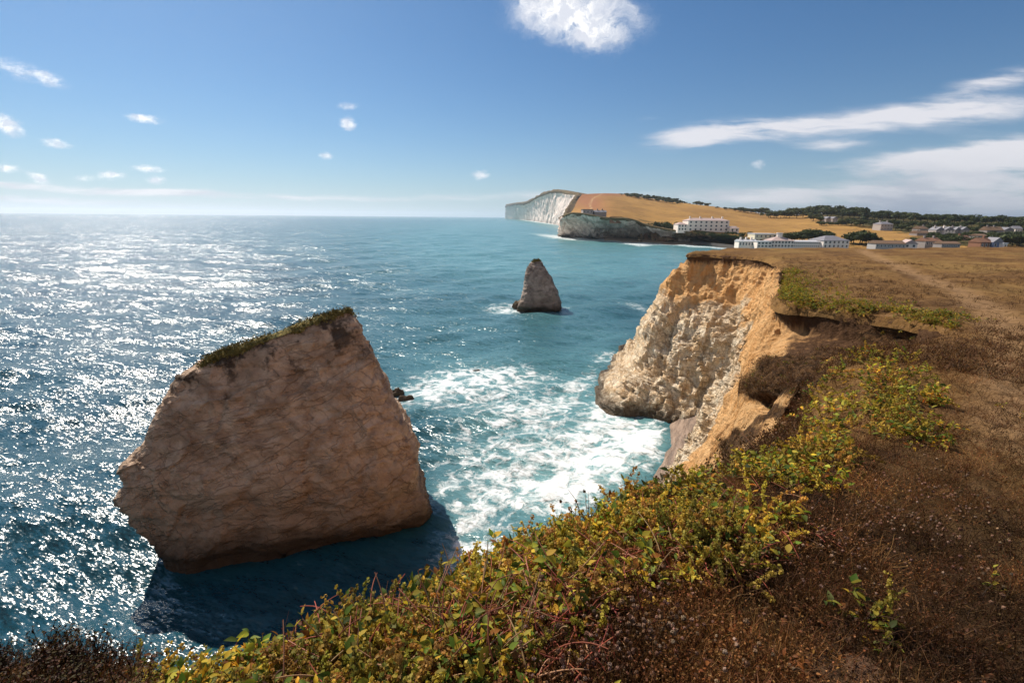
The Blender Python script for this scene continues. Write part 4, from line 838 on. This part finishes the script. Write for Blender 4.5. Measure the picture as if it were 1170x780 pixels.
# ------------------------------------------------------------------ trees
def leaf_mat(name, hue_mul=(1, 1, 1), trans=.3):
    m, g, bs = mat(name); m.node_tree.nodes.remove(bs)
    c = g.attr('tint', 0); c = g.mix(1.0, c, hue_mul, 'MULTIPLY')
    pb_ = g.n('ShaderNodeBsdfPrincipled', {'Base Color': c, 'Roughness': .6, 'Specular IOR Level': .12}); tl = g.n('ShaderNodeBsdfTranslucent', {'Color': g.mix(1.0, c, (1.15, 1.1, .7), 'MULTIPLY')})
    mx = g.n('ShaderNodeMixShader', {0: trans, 1: pb_.outputs[0], 2: tl.outputs[0]}); out = [n for n in m.node_tree.nodes if n.type == 'OUTPUT_MATERIAL'][0]
    m.node_tree.links.new(mx.outputs[0], out.inputs[0]); return m
TREEM = leaf_mat('tree_foliage', (1, 1, 1), .2)
def tree_mesh(seed, kind):
    rg = np.random.default_rng(seed); V = []; C = []; base_c = np.array([.040, .052, .018])
    H = 1.0
    if kind == 'conifer': lobes = [((0, 0, .16 + .84 * i / 8), .22 * (1 - i / 8.6) + .02, .10) for i in range(9)]
    elif kind == 'open': lobes = [((rg.normal() * .22, rg.normal() * .16, .62 + .3 * rg.random()), .13, .06) for _ in range(8)]
    elif kind == 'bush': lobes = [((rg.normal() * .45, rg.normal() * .3, .25 + .4 * rg.random()), .32, .28) for _ in range(7)]
    else: lobes = [((rg.normal() * .22, rg.normal() * .22, .42 + .36 * rg.random()), .20 + .12 * rg.random(), .19) for _ in range(9)]
    T = []
    for (c, r, rz) in lobes:
        n = int(64 if kind != 'open' else 30)
        d = rg.normal(size=(n, 3)); d /= np.linalg.norm(d, axis=1)[:, None]; p = np.array(c) + d * np.array([r, r, rz]) * rg.uniform(.55, 1.08, (n, 1))
        col = base_c * rg.uniform(.6, 1.5) * np.array([1, 1, 1]) + rg.random() * np.array([.012, .010, 0])
        s = rg.uniform(.035, .085, (n, 1)); a = np.cross(d, rg.normal(size=(n, 3))); a /= np.linalg.norm(a, axis=1)[:, None] + 1e-9; b = np.cross(d + rg.normal(size=(n, 3)) * .5, a)
        V.append(np.stack([p - a * s, p - b * s * .8, p + a * s, p + b * s * .8], 1).reshape(-1, 3)); C.append(np.repeat(col[None] * rg.uniform(.7, 1.35, (n, 1)), 4, 0))
    V = np.concatenate(V); C = np.concatenate(C); f = np.arange(len(V)).reshape(-1, 4)
    # trunk with limbs
    t = []; tc = []; fq = []
    def limb(a, b, r0, r1, k=5):
        a, b = np.array(a, float), np.array(b, float); d = b - a; d /= np.linalg.norm(d); u = np.cross(d, (1, .3, .2)); u /= np.linalg.norm(u); v = np.cross(d, u); n0 = len(V) + len(t) * 0 + sum(len(x) for x in t)
        ang = np.arange(k) * 2 * np.pi / k; t.append(np.concatenate([a + r0 * (np.cos(ang)[:, None] * u + np.sin(ang)[:, None] * v), b + r1 * (np.cos(ang)[:, None] * u + np.sin(ang)[:, None] * v)])); fq.extend([(n0 + i, n0 + (i + 1) % k, n0 + k + (i + 1) % k, n0 + k + i) for i in range(k)])
    if kind != 'bush':
        limb((0, 0, -.25), (0, 0, .5), .035, .02)
        for l in lobes[:6]: limb((0, 0, .3), l[0], .016, .006)
    TV = np.concatenate(t) if t else np.zeros((0, 3)); TC = np.tile([[.05, .035, .022]], (len(TV), 1))
    fs = np.concatenate([f, np.array(fq, int).reshape(-1, 4)])
    return mesh('tree', np.concatenate([V, TV]), fs, TREEM, smooth=False, attrs={'tint': np.concatenate([C, TC])}, link=False)
TM = {'oak': [tree_mesh(100 + i, 'oak') for i in range(6)], 'bush': [tree_mesh(200 + i, 'bush') for i in range(3)], 'conifer': [tree_mesh(300, 'conifer')], 'open': [tree_mesh(400, 'open')]}
def tree(px, py, hpx, kind, label, group, name='tree', wx=1.0, cat='tree', push=0):
    p, dep = on_hill(px, py); h = hpx * dep / F
    for (a0, a1, t0, b0, yd) in RECTS:
        if p[1] < yd + 4 and a0 - 1 < px < a1 + 1 and py - hpx < b0 - (b0 - t0) * .5 and py > t0: return
    o = bpy.data.objects.new(name, random.choice(TM[kind])); COL.objects.link(o)
    o.location = (p[0], p[1] + push, p[2] - .3); s = h * 1.05; o.scale = (s * wx * random.uniform(.9, 1.2), s * wx * random.uniform(.9, 1.2), s); o.rotation_euler = (0, 0, random.uniform(0, 6.28)); tag(o, label, cat, group)
def ridge_y(px): return float(np.interp(px, RP, RY))
def scatter(px0, px1, n, ybase, hpx, kind, label, group, jy=.6, wx=1.0, name='tree', cat='tree'):
    for i in range(n):
        px = px0 + (px1 - px0) * (i + random.uniform(.1, .9)) / n
        yb = ybase(px) + random.uniform(-jy, jy); h = hpx(px) * random.uniform(.82, 1.12)
        tree(px, yb, h, kind, label, group, name, wx, cat)
R_ = lambda px: ridge_y(px) + .5
L1 = 'dark green tree in the wood crowning the golden hill'; g1 = 'trees on the crest of the golden hill'
scatter(706, 788, 26, R_, lambda p: np.interp(p, [705, 720, 745, 770, 788], [1.8, 4, 4.8, 5.4, 2.0]), 'oak', L1, g1, .2, 1.3)
scatter(716, 776, 14, lambda p: R_(p) + .8, lambda p: np.interp(p, [705, 720, 745, 770, 788], [2, 3.6, 4.4, 4.6, 2]), 'oak', L1, g1, .3, 1.3)
for (px, h, lab) in ((795, 5.5, 'round dark tree standing left in the isolated pair on the hill crest'), (800, 5.0, 'broad dark tree in the middle of the isolated clump on the hill crest'), (808, 4.8, 'dark tree at the right of the isolated clump on the hill crest'), (819, 2.6, 'lone small dark tree just right of the isolated clump on the hill crest')):
    tree(px, ridge_y(px) + .6, h, 'oak', lab, None, wx=1.3)
L2 = 'distant tree of the low wood behind the hill shoulder'; g2 = 'trees behind the hill shoulder'
scatter(826, 876, 18, R_, lambda p: np.interp(p, [825, 845, 877], [2.5, 5, 8]), 'oak', L2, g2, .2, 1.2)
L3 = 'tree in the dark clump at the top corner of the golden field'; g3 = 'clump at the field corner'
scatter(876, 904, 8, lambda p: 249, lambda p: 9, 'oak', L3, g3, .6, 1.15)
L4 = 'dark broadleaf tree in the big wood on the skyline'; g4 = 'trees of the big wood'
top = lambda p: np.interp(p, [900, 929, 963, 986, 1000, 1045, 1080, 1097, 1134, 1175], [239.6, 236.5, 237, 239.6, 242, 244.6, 245.2, 249, 248.6, 248.4])
scatter(903, 1178, 44, lambda p: ridge_y(p) + 1, lambda p: max(5, (ridge_y(p) + 1 - top(p)) * 1.18), 'oak', L4, g4, .3, 1.2)
scatter(905, 1178, 40, lambda p: ridge_y(p) + 4, lambda p: 10, 'oak', L4, g4, .8, 1.15)
scatter(928, 1178, 36, lambda p: np.interp(p, [928, 945, 1000, 1060, 1178], [252, 257, 259, 260, 261]), lambda p: 8, 'oak', L4, g4, 1.2, 1.15)
scatter(1022, 1178, 24, lambda p: np.interp(p, [1022, 1060, 1178], [262.5, 265, 266]), lambda p: 7, 'oak', L4, g4, 1.2, 1.15)
scatter(934, 966, 9, lambda p: 257.4, lambda p: 4.6, 'oak', L4, g4, .3, 1.2)
tree(987, 252, 12.8, 'conifer', 'dark pointed conifer rising above the big wood', None, wx=1.1)
tree(998.5, 252, 10, 'open', 'thin open crowned tree showing sky through it beside the conifer', None, wx=1.2)
L5 = 'tree in the dark clump behind the sea front hotel'; g5 = 'trees behind the sea front hotel'
scatter(893, 947, 13, lambda p: 276, lambda p: np.interp(p, [893, 916, 936, 947], [9, 13, 14, 10]), 'oak', L5, g5, .6, 1.15)
L6 = 'tree in the dark clump right of the white hall'; g6 = 'trees right of the white hall'
scatter(970, 1001, 7, lambda p: 282, lambda p: np.interp(p, [970, 978, 996, 1001], [13, 16, 13, 8]), 'oak', L6, g6, .5, 1.1)
L7 = 'dark bush on the bluff beside the large white hotel'; g7 = 'bushes on the bluff'
scatter(745, 774, 8, lambda p: np.interp(p, [745, 774], [260.5, 263.5]), lambda p: np.interp(p, [745, 765, 774], [7, 11, 9]), 'bush', L7, g7, .6, .8, 'bush', 'bush')
L8 = 'low dark bush in the hedge between the two hotels'; g8 = 'bushes between the hotels'
scatter(826, 872, 14, lambda p: np.interp(p, [826, 872], [266.5, 273]), lambda p: np.interp(p, [826, 850, 872], [3.2, 5, 6.5]), 'bush', L8, g8, 1.0, .9, 'bush', 'bush')
scatter(800, 846, 12, lambda p: np.interp(p, [800, 846], [272, 278]), lambda p: 4.5, 'bush', L8, g8, 1.6, .9, 'bush', 'bush')
L9 = 'dark tree among the village roofs behind the heath'; g9 = 'trees among the village roofs'
scatter(1005, 1178, 40, lambda p: np.interp(p, [1005, 1060, 1178], [280, 278, 277]), lambda p: np.interp(p, [1005, 1030, 1065, 1178], [4, 5, 8, 9]), 'oak', L9, g9, 1.6, 1.2)
scatter(1050, 1178, 36, lambda p: 271, lambda p: 6.5, 'oak', L9, g9, 1.6, 1.2)
scatter(1148, 1182, 7, lambda p: 284, lambda p: 13, 'oak', L9, g9, .6, 1.2)
tree(1014, 281, 7, 'bush', 'round bush left behind the long bungalow roof', None, 'bush', .9, 'bush')
tree(1023, 281, 7, 'bush', 'round bush right behind the long bungalow roof', None, 'bush', .9, 'bush')
# ------------------------------------------------------------------ ground cover on the clifftop
LEAFM = leaf_mat('leaf', (1, 1, 1), .42); STEMM = leaf_mat('stem', (1, 1, 1), .10); DRYM = leaf_mat('dry_stalk', (.60, .55, .49), .22)
def frame_from(d, rg):
    d = d / np.linalg.norm(d); a = np.cross(d, rg.normal(size=3)); a /= np.linalg.norm(a); return d, a, np.cross(d, a)
class TB:
    """template builder: verts, quads, a brightness / hue index per vertex"""
    def __init__(s): s.V = []; s.Q = []; s.C = []; s.n = 0
    def add(s, v, q, c): s.V.append(np.array(v)); s.Q.append(np.array(q) + s.n); s.C.append(np.tile(np.array(c, float), (len(v), 1))); s.n += len(v)
    def leaf(s, p, d, up, L, W, col, rg, curl=.35, fold=.25):
        d = d / np.linalg.norm(d); side = np.cross(d, up); side /= np.linalg.norm(side) + 1e-9; nu = np.cross(side, d)
        prof = [.12, .75, 1.0, .62, .06]; v = []
        for i, w_ in enumerate(prof):
            t = i / 4; c = p + d * L * t + nu * (-curl * L * t * t + .12 * L * t)
            v += [c - side * W / 2 * w_ + nu * fold * W * w_ * .5, c, c + side * W / 2 * w_ + nu * fold * W * w_ * .5]
        q = []
        for i in range(4): a = i * 3; q += [(a, a + 1, a + 4, a + 3), (a + 1, a + 2, a + 5, a + 4)]
        s.add(v, q, col)
    def tube(s, pts, r0, r1, col, k=4):
        pts = np.array(pts); n = len(pts); v = []
        for i, p in enumerate(pts):
            t = pts[min(i + 1, n - 1)] - pts[max(i - 1, 0)]; t /= np.linalg.norm(t) + 1e-9; u = np.cross(t, (.31, .77, .55)); u /= np.linalg.norm(u) + 1e-9; w_ = np.cross(t, u); r = r0 + (r1 - r0) * i / (n - 1)
            for j in range(k): a = j * 2 * math.pi / k; v.append(p + r * (math.cos(a) * u + math.sin(a) * w_))
        s.add(v, [(i * k + j, i * k + (j + 1) % k, (i + 1) * k + (j + 1) % k, (i + 1) * k + j) for i in range(n - 1) for j in range(k)], col)
    def blob(s, p, r, col, rg, n=5):
        for _ in range(n):
            d, a, b = frame_from(rg.normal(size=3), rg); c = p + d * r * .55
            s.add([c - a * r * .7, c - b * r * .7 + d * r * .2, c + a * r * .7, c + b * r * .7 + d * r * .2], [(0, 1, 2, 3)], np.array(col) * rg.uniform(.7, 1.3))
    def ball(s, p, r, col):
        k = 6; v = []; 
        for i in range(4):
            th = math.pi * (i + .5) / 4
            for j in range(k): a = j * 2 * math.pi / k + i * .4; v.append(p + r * np.array([math.sin(th) * math.cos(a), math.sin(th) * math.sin(a), .85 * math.cos(th)]))
        q = [(i * k + j, i * k + (j + 1) % k, (i + 1) * k + (j + 1) % k, (i + 1) * k + j) for i in range(3) for j in range(k)] + [(0, 1, 2, 3), (3, 4, 5, 0), (18, 21, 20, 19), (18, 23, 22, 21)]
        s.add(v, q, col)
    def out(s): return np.concatenate(s.V), np.concatenate(s.Q), np.concatenate(s.C)
def curve(p0, d, L, rg, bend=.5, n=6, g=-.15):
    pts = [np.array(p0, float)]; d = d / np.linalg.norm(d); b = rg.normal(size=3) * bend
    for i in range(n - 1):
        d = d + b / n + np.array([0, 0, g]) / n; d /= np.linalg.norm(d); pts.append(pts[-1] + d * L / (n - 1))
    return np.array(pts)
GREENS = [(.11, .15, .022), (.21, .21, .028), (.30, .25, .034), (.40, .29, .036), (.06, .09, .02), (.46, .27, .03), (.15, .17, .045), (.26, .23, .04), (.10, .16, .024), (.085, .125, .02)]
def t_leafy(seed):
    rg = np.random.default_rng(seed); b = TB()
    for _ in range(rg.integers(2, 4)):
        d = np.array([rg.normal() * .55, rg.normal() * .55, 1.0]); c = curve(rg.normal(size=3) * (.03, .03, .0), d, rg.uniform(.10, .22), rg, .5)
        b.tube(c, .0025, .0015, (.16, .10, .03) if rg.random() < .6 else (.25, .05, .03), 3)
        for i in range(rg.integers(8, 13)):
            t = rg.uniform(.25, 1) * (len(c) - 1); k = int(min(t, len(c) - 2)); p = c[k] + (c[k + 1] - c[k]) * (t - k)
            dd = np.array([rg.normal(), rg.normal(), rg.uniform(-.1, 1.0)]); L = rg.uniform(.018, .068)
            col = np.array(GREENS[rg.integers(len(GREENS))]) * rg.uniform(.7, 1.3)
            if rg.random() < .14: col = np.array([(.40, .13, .02), (.22, .09, .025), (.14, .06, .02)][rg.integers(3)])
            b.leaf(p, dd, np.array([0, 0, 1.0]) + rg.normal(size=3) * .3, L, L * rg.uniform(.34, .6), col, rg, rg.uniform(.0, .6), rg.uniform(.1, .5))
    return b.out()
def t_spike(seed):
    rg = np.random.default_rng(seed); b = TB(); hue = [(.44, .33, .06), (.34, .28, .055), (.50, .34, .08), (.28, .26, .06), (.36, .20, .06)][seed % 5]
    for _ in range(rg.integers(2, 4)):
        d = np.array([rg.normal() * .8, rg.normal() * .8, .75]); c = curve(rg.normal(size=3) * (.03, .03, 0), d, rg.uniform(.14, .28), rg, .9, 9, -.5); b.tube(c, .002, .001, (.22, .13, .04), 3)
        for i in range(34):
            t = .2 + .8 * i / 34 * (len(c) - 1.001) ; t = rg.uniform(.2, 1) * (len(c) - 1.001); k = int(t); p = c[k] + (c[k + 1] - c[k]) * (t - k); b.blob(p + rg.normal(size=3) * .0055, rg.uniform(.008, .0125), np.array(hue) * rg.uniform(.7, 1.3), rg, 3)
    return b.out()
def t_redstem(seed):
    rg = np.random.default_rng(seed); b = TB()
    for _ in range(3):
        d = np.array([rg.normal(), rg.normal(), .32]); c = curve((rg.normal() * .05, rg.normal() * .05, .02), d, rg.uniform(.14, .32), rg, 1.0, 8, -.75)
        col = [(.30, .075, .05), (.42, .15, .10), (.20, .06, .035), (.40, .22, .12)][rg.integers(4)]; b.tube(c, .0042, .0022, col, 5)
    return b.out()
def t_dry(seed, H=.13, n=14, wd=.0022):
    rg = np.random.default_rng(seed); b = TB()
    for _ in range(n):
        d = np.array([rg.normal() * .6, rg.normal() * .6, 1]); c = curve((rg.normal() * .05, rg.normal() * .05, -.01), d, H * rg.uniform(.5, 1.3), rg, .9, 4, -.2); s_ = rg.normal(size=3); s_ /= np.linalg.norm(s_)
        col = np.array([(.13, .065, .032), (.19, .105, .052), (.085, .045, .025), (.25, .15, .075), (.15, .062, .03)][rg.integers(5)]) * rg.uniform(.8, 1.2)
        v = []
        for i, p in enumerate(c): w_ = wd * (1 - i / 4.2); v += [p - s_ * w_, p + s_ * w_]
        b.add(v, [(2 * i, 2 * i + 1, 2 * i + 3, 2 * i + 2) for i in range(3)], col)
        if rg.random() < .5: b.blob(c[-1], wd * 3.2, col * 1.2, rg, 2)
    return b.out()
def t_head(seed):
    rg = np.random.default_rng(seed); b = TB()
    for _ in range(rg.integers(2, 5)):
        d = np.array([rg.normal() * .35, rg.normal() * .35, 1]); c = curve((rg.normal() * .05, rg.normal() * .05, 0), d, rg.uniform(.09, .17), rg, .4, 5, 0); b.tube(c, .0012, .0010, (.17, .10, .05), 3)
        r = rg.uniform(.007, .0115); col = np.array([(.44, .27, .20), (.36, .21, .15), (.52, .36, .29)][rg.integers(3)]); b.ball(c[-1], r * .8, col * .7); b.blob(c[-1], r * 1.1, col, rg, 9)
    return b.out()
def t_litter(seed):
    rg = np.random.default_rng(seed); b = TB()
    for _ in range(10):
        L = rg.uniform(.012, .035); col = np.array([(.14, .055, .022), (.20, .085, .03), (.09, .04, .02), (.24, .13, .05)][rg.integers(4)])
        b.leaf(np.array([rg.normal() * .06, rg.normal() * .06, rg.uniform(.0, .07)]), rg.normal(size=3), np.array([0, 0, 1.0]), L, L * .5, col, rg, .3, .4)
    return b.out()
def scatter_stuff(name, label, cat, temps, pos, scale, mtl, tilt=.25, seed=1, norm=None, huejit=.25, patch=0.0):
    rg = np.random.default_rng(seed); V = []; Q = []; C = []; n0 = 0; which = rg.integers(0, len(temps), len(pos))
    for ti, (tv, tq, tc) in enumerate(temps):
        k = np.where(which == ti)[0]
        if not len(k): continue
        a = rg.uniform(0, 2 * np.pi, len(k)); ca, sa = np.cos(a), np.sin(a); z = np.zeros_like(a); o1 = np.ones_like(a)
        Rz = np.stack([np.stack([ca, -sa, z], -1), np.stack([sa, ca, z], -1), np.stack([z, z, o1], -1)], 1)
        up = np.stack([rg.normal(size=len(k)) * tilt, rg.normal(size=len(k)) * tilt, o1], -1) if norm is None else norm[k] + rg.normal(size=(len(k), 3)) * tilt
        up /= np.linalg.norm(up, axis=1)[:, None]; x = np.cross(np.tile([[0, 1., 0]], (len(k), 1)), up); x /= np.linalg.norm(x, axis=1)[:, None] + 1e-9; y = np.cross(up, x); Rt = np.stack([x, y, up], -1)
        M = Rt @ Rz; s = scale[k][:, None, None]
        v = np.einsum('nij,tj->nti', M, tv) * s + pos[k][:, None]
        V.append(v.reshape(-1, 3)); Q.append((tq[None] + (np.arange(len(k)) * len(tv))[:, None, None] + n0).reshape(-1, 4)); n0 += len(k) * len(tv)
        j = rg.uniform(1 - huejit, 1 + huejit, (len(k), 1, 1)) * (1 + rg.normal(size=(len(k), 1, 3)) * .06); 
        if patch:
            f1 = sst(-.35, .45, fbm(pos[k], .9, 3, off=50))[:, None, None]; f2 = sst(-.3, .4, fbm(pos[k], .4, 3, off=80))[:, None, None]
            j = j * (1 - patch + patch * (f1 * np.array([2.3, 2.15, 1.75]) + (1 - f1) * np.array([.45, .42, .40]))) * (1 - .35 * patch + .7 * patch * f2 * np.array([1.05, 1, .85]))
        C.append((tc[None] * j).reshape(-1, 3))
    o = mesh(name, np.concatenate(V), np.concatenate(Q), mtl, smooth=True, attrs={'tint': np.clip(np.concatenate(C), 0, 1)}); tag(o, label, cat, kind='stuff'); return o
CR = np.array([(-60, 715), (60, 712), (120, 745), (175, 765), (330, 706), (480, 653), (620, 594), (735, 551), (850, 517), (925, 492), (948, 440), (962, 397), (1025, 385), (1082, 370)])
def candidates(n, r0, r1, a0=-70, a1=62, seed=0):
    rg = np.random.default_rng(seed); a = np.radians(rg.uniform(a0, a1, n)); r = np.exp(rg.uniform(math.log(r0), math.log(r1), n)); x, y = np.sin(a) * r, np.cos(a) * r
    sd = sdist(x, y); k = sd > -.30; x, y, sd = x[k], y[k], sd[k]; z = ground_z(x, y, sd); p = np.stack([x, y, z], -1); px, py, dep = proj(p); v = (px > -160) & (px < 1330) & (py < 1000) & (dep > .4)
    return p[v], px[v], py[v], sd[v], dep[v], rg
def crest(px): return np.interp(px, CR[:10, 0], CR[:10, 1])
def w_leafy(px, py, p):
    band = np.interp(px, [150, 270, 520, 600, 660, 720, 800, 870, 930, 960, 980], [30, 210, 200, 165, 140, 125, 150, 150, 115, 70, 0])
    t = (py - crest(px)) / np.maximum(band, 1); a = sst(1.15, .7, t + .35 * fbm(p, .55, 3)) * (t > -.6) * (px > 150) * (px < 1000)
    b = blob_sum(px, py, [(1012, 448, 66, 44, 10, 1.15), (975, 480, 36, 20, 30, .5), (1045, 500, 42, 26, 20, .7), (940, 560, 30, 20, 0, .6), (985, 712, 28, 18, 30, .7), (980, 415, 40, 16, 0, .6)]) * (py > 385)
    gap = 1 - (1 - sst(-.30, .02, fbm(p, .8, 3, off=5))) * sst(600, 720, px); a = a * gap; b = b * (.35 + .65 * sst(-.3, .1, fbm(p, 1.0, 3, off=15)))
    return np.clip(np.maximum(a, np.where(b + .5 * fbm(p, 1.2, 3) > .4, np.clip(b, 0, 1), 0)), 0, 1)
TL = [t_leafy(500 + i) for i in range(9)]; TS = [t_spike(600 + i) for i in range(8)]; TR = [t_redstem(700 + i) for i in range(6)]; TD = [t_dry(800 + i) for i in range(7)]; TH = [t_head(900 + i) for i in range(6)]; TT = [t_litter(950 + i) for i in range(4)]
p, px, py, sd, dep, rg = candidates(52000, 1.3, 17, seed=41); wl = w_leafy(px, py, p); clump = sst(-.12, .22, fbm(p, .34, 3))
k = rg.random(len(p)) < wl * (.05 + .95 * clump) * .42
scatter_stuff('leafy_ground_cover', 'yellow green leafy plants matting the near cliff edge', 'plants', TL, p[k] + (0, 0, -.02), rg.uniform(.8, 1.25, k.sum()) * np.clip(.75 + dep[k] / 10, .8, 1.5), LEAFM, .35, 2, patch=.5)
p, px, py, sd, dep, rg = candidates(36000, 1.3, 17, seed=42); wl = w_leafy(px, py, p); cl2 = sst(-.05, .3, fbm(p, .45, 3, off=7))
k = rg.random(len(p)) < wl * (.08 + .92 * cl2) * .62
scatter_stuff('seed_spikes', 'braided yellow seed spikes standing among the green leaves', 'plants', TS, p[k] + (0, 0, .01), rg.uniform(.8, 1.3, k.sum()) * np.clip(.75 + dep[k] / 10, .8, 1.5), LEAFM, .4, 3, patch=.4)
p, px, py, sd, dep, rg = candidates(16000, 1.3, 7, seed=43)
wr = blob_sum(px, py, [(620, 690, 60, 45, 0, 1), (560, 740, 90, 40, 0, .8), (500, 720, 60, 50, 0, .7), (820, 640, 60, 30, 0, .8), (450, 770, 120, 30, 0, .8), (850, 600, 80, 40, 0, .35), (680, 640, 60, 40, 0, .3)])
k = rg.random(len(p)) < np.clip(wr, 0, 1) * .32 * (py > crest(px) + 45)
scatter_stuff('trailing_stems', 'bare red trailing stems tangled below the leaves', 'stems', TR, p[k] + (0, 0, .04), rg.uniform(.7, 1.1, k.sum()), STEMM, .4, 4)
p, px, py, sd, dep, rg = candidates(46000, 1.2, 24, a1=64, seed=44); wl = w_leafy(px, py, p)
k = rg.random(len(p)) < (1 - .75 * wl) * .62 * np.where(np.exp(-(((px - 960) / 60) ** 2 + ((py - 775) / 30) ** 2)) > .4, .12, 1)
scatter_stuff('dry_grass', 'brown dry grass and dead stalks covering the heath', 'grass', TD, p[k], rg.uniform(.6, 1.3, k.sum()) * np.clip(.7 + dep[k] / 12, .75, 1.6), DRYM, .25, 5, patch=.85)
k = rg.random(len(p)) < (.10 + .4 * wl) * (dep < 8)
scatter_stuff('dead_leaves', 'curled dead brown leaves lying between the stalks', 'leaf litter', TT, p[k], rg.uniform(.7, 1.3, k.sum()), DRYM, .3, 6, patch=.7)
p, px, py, sd, dep, rg = candidates(30000, 1.2, 12, seed=45)
wh = blob_sum(px, py, [(705, 740, 70, 42, 0, 1), (1000, 608, 80, 30, -10, .75), (925, 640, 60, 25, 0, .6), (800, 745, 60, 40, 0, .45), (1060, 590, 60, 30, 0, .6), (640, 770, 60, 20, 0, .5), (1090, 660, 60, 50, 0, .25), (1010, 540, 70, 20, 0, .25), (1050, 400, 60, 12, 8, .4)])
k = rg.random(len(p)) < np.clip(wh, 0, 1) * .19
scatter_stuff('seed_heads', 'round pale pink dried flower heads on thin stalks', 'flower heads', TH, p[k], rg.uniform(.8, 1.25, k.sum()), DRYM, .2, 7)
p, px, py, sd, dep, rg = candidates(9000, 1.3, 16, seed=49); k = (rg.random(len(p)) < .30 * sst(.12, .4, fbm(p, .8, 3, off=12)) * (px > 700)) & (w_leafy(px, py, p) < .2)
scatter_stuff('green_sprigs', 'scattered small green sprigs pushing through the dry heath', 'plants', TL, p[k] + (0, 0, -.04), rg.uniform(.6, 1.0, k.sum()), LEAFM, .35, 12)
p, px, py, sd, dep, rg = candidates(9000, 1.2, 6, a0=-75, seed=51); k = rg.random(len(p)) < .8 * sst(215, 120, px + 60 * fbm(p, .3, 3))
def t_scrub(seed):
    rg = np.random.default_rng(seed); b = TB()
    for _ in range(5):
        d = np.array([rg.normal() * .6, rg.normal() * .6, 1]); c = curve((0, 0, 0), d, rg.uniform(.09, .2), rg, .7, 6, -.1); b.tube(c, .0022, .001, (.07, .03, .018), 3)
        for i in range(16):
            t = rg.uniform(.2, 1) * 4.99; q = c[int(t)] + (c[int(t) + 1] - c[int(t)]) * (t % 1); b.leaf(q, rg.normal(size=3), np.array([0, 0, 1.0]), rg.uniform(.010, .022), .009, np.array([(.075, .03, .02), (.11, .045, .025), (.05, .035, .015), (.10, .08, .02)][rg.integers(4)]), rg, .2, .3)
    return b.out()
scatter_stuff('dark_scrub', 'dark reddish brown scrub at the left end of the near cliff edge', 'scrub', [t_scrub(1200 + i) for i in range(5)], p[k], rg.uniform(.8, 1.3, k.sum()), DRYM, .4, 13, patch=.4)
# the yellow green fringe that hangs over the lip of the hollow, and clumps by the far edge
p, px, py, sd, dep, rg = candidates(60000, 8, 50, a0=10, a1=52, seed=46)
lipy = np.interp(px, [885, 897, 930, 975, 1035, 1085], [322, 343, 348, 353, 361, 371])
wf = (px > 886) & (px < 1092) & (py < lipy + 6) & (sd < 1.2 + .9 * fbm(p, 1.2, 2)) & (py > 290)
wf2 = blob_sum(px, py, [(925, 330, 30, 14, 10, .5), (905, 315, 14, 14, 0, .8), (1000, 350, 80, 6, 8, .6)]) * (py < lipy + 3)
wf = np.clip(wf * .9 + wf2 * .3, 0, 1) * sst(-.35, .15, fbm(p, 1.1, 3)); k = rg.random(len(p)) < wf * .95
scatter_stuff('leafy_ground_cover', 'bright yellow green fringe hanging over the lip of the dark hollow', 'plants', TL + TS[:3], p[k] + (0, 0, -.03), rg.uniform(1.2, 2.0, k.sum()), LEAFM, .4, 8)
p, px, py, sd, dep, rg = candidates(26000, 14, 66, a0=5, a1=56, seed=47); k = rg.random(len(p)) < .55 * sst(-.3, .3, fbm(p, 4, 3))
TG = [t_dry(1000 + i, .16, 9, .006) for i in range(5)]
scatter_stuff('heath_grass', 'short tawny grass on the open clifftop beyond the hollow', 'grass', TG, p[k], rg.uniform(.7, 1.5, k.sum()), DRYM, .2, 9)
# brown scrub on the slumped terraces of the cliff
Vc, nc, vg_, dc = CLIFF['V'].reshape(-1, 3), CLIFF['n'].reshape(-1, 3), CLIFF['veg'].ravel(), CLIFF['d'].ravel()
rg = np.random.default_rng(48); cand = np.where((vg_ > .45) & (CLIFF['lv'].ravel() > .8) & (CLIFF['lv'].ravel() < 5) & (Vc[:, 1] > 3))[0]; pick = rg.choice(cand, min(5200, len(cand) * 2)); pick = pick[rg.random(len(pick)) < np.clip(vg_[pick] * .9, 0, 1)]
up = nc[pick] * .5 + np.array([0, 0, .8])
TB_ = [t_dry(1100 + i, .26, 16, .006) for i in range(5)] 
scatter_stuff('cliff_scrub', 'dark brown scrub clinging to the slumped ledges of the cliff', 'scrub', TB_ + [TL[0]], Vc[pick] + rg.normal(size=(len(pick), 3)) * .08, rg.uniform(.7, 1.5, len(pick)), DRYM, .35, 10, up)
# ------------------------------------------------------------------ haze
def haze():
    m = bpy.data.materials.new('sea_haze'); m.use_nodes = True; nt = m.node_tree; nt.nodes.clear(); g = G(nt)
    out = g.n('ShaderNodeOutputMaterial'); v = g.n('ShaderNodeVolumePrincipled', {'Color': (.86, .92, 1.0, 1), 'Density': HAZE, 'Anisotropy': .7}); nt.links.new(v.outputs[0], out.inputs['Volume'])
    o = MB().box(-27000, 27000, -27000, 27000, -9, 230).build('haze', m); tag(o, 'thin pale sea haze over the bay', 'haze', kind='stuff')
HAZE = 6.5e-5
haze()
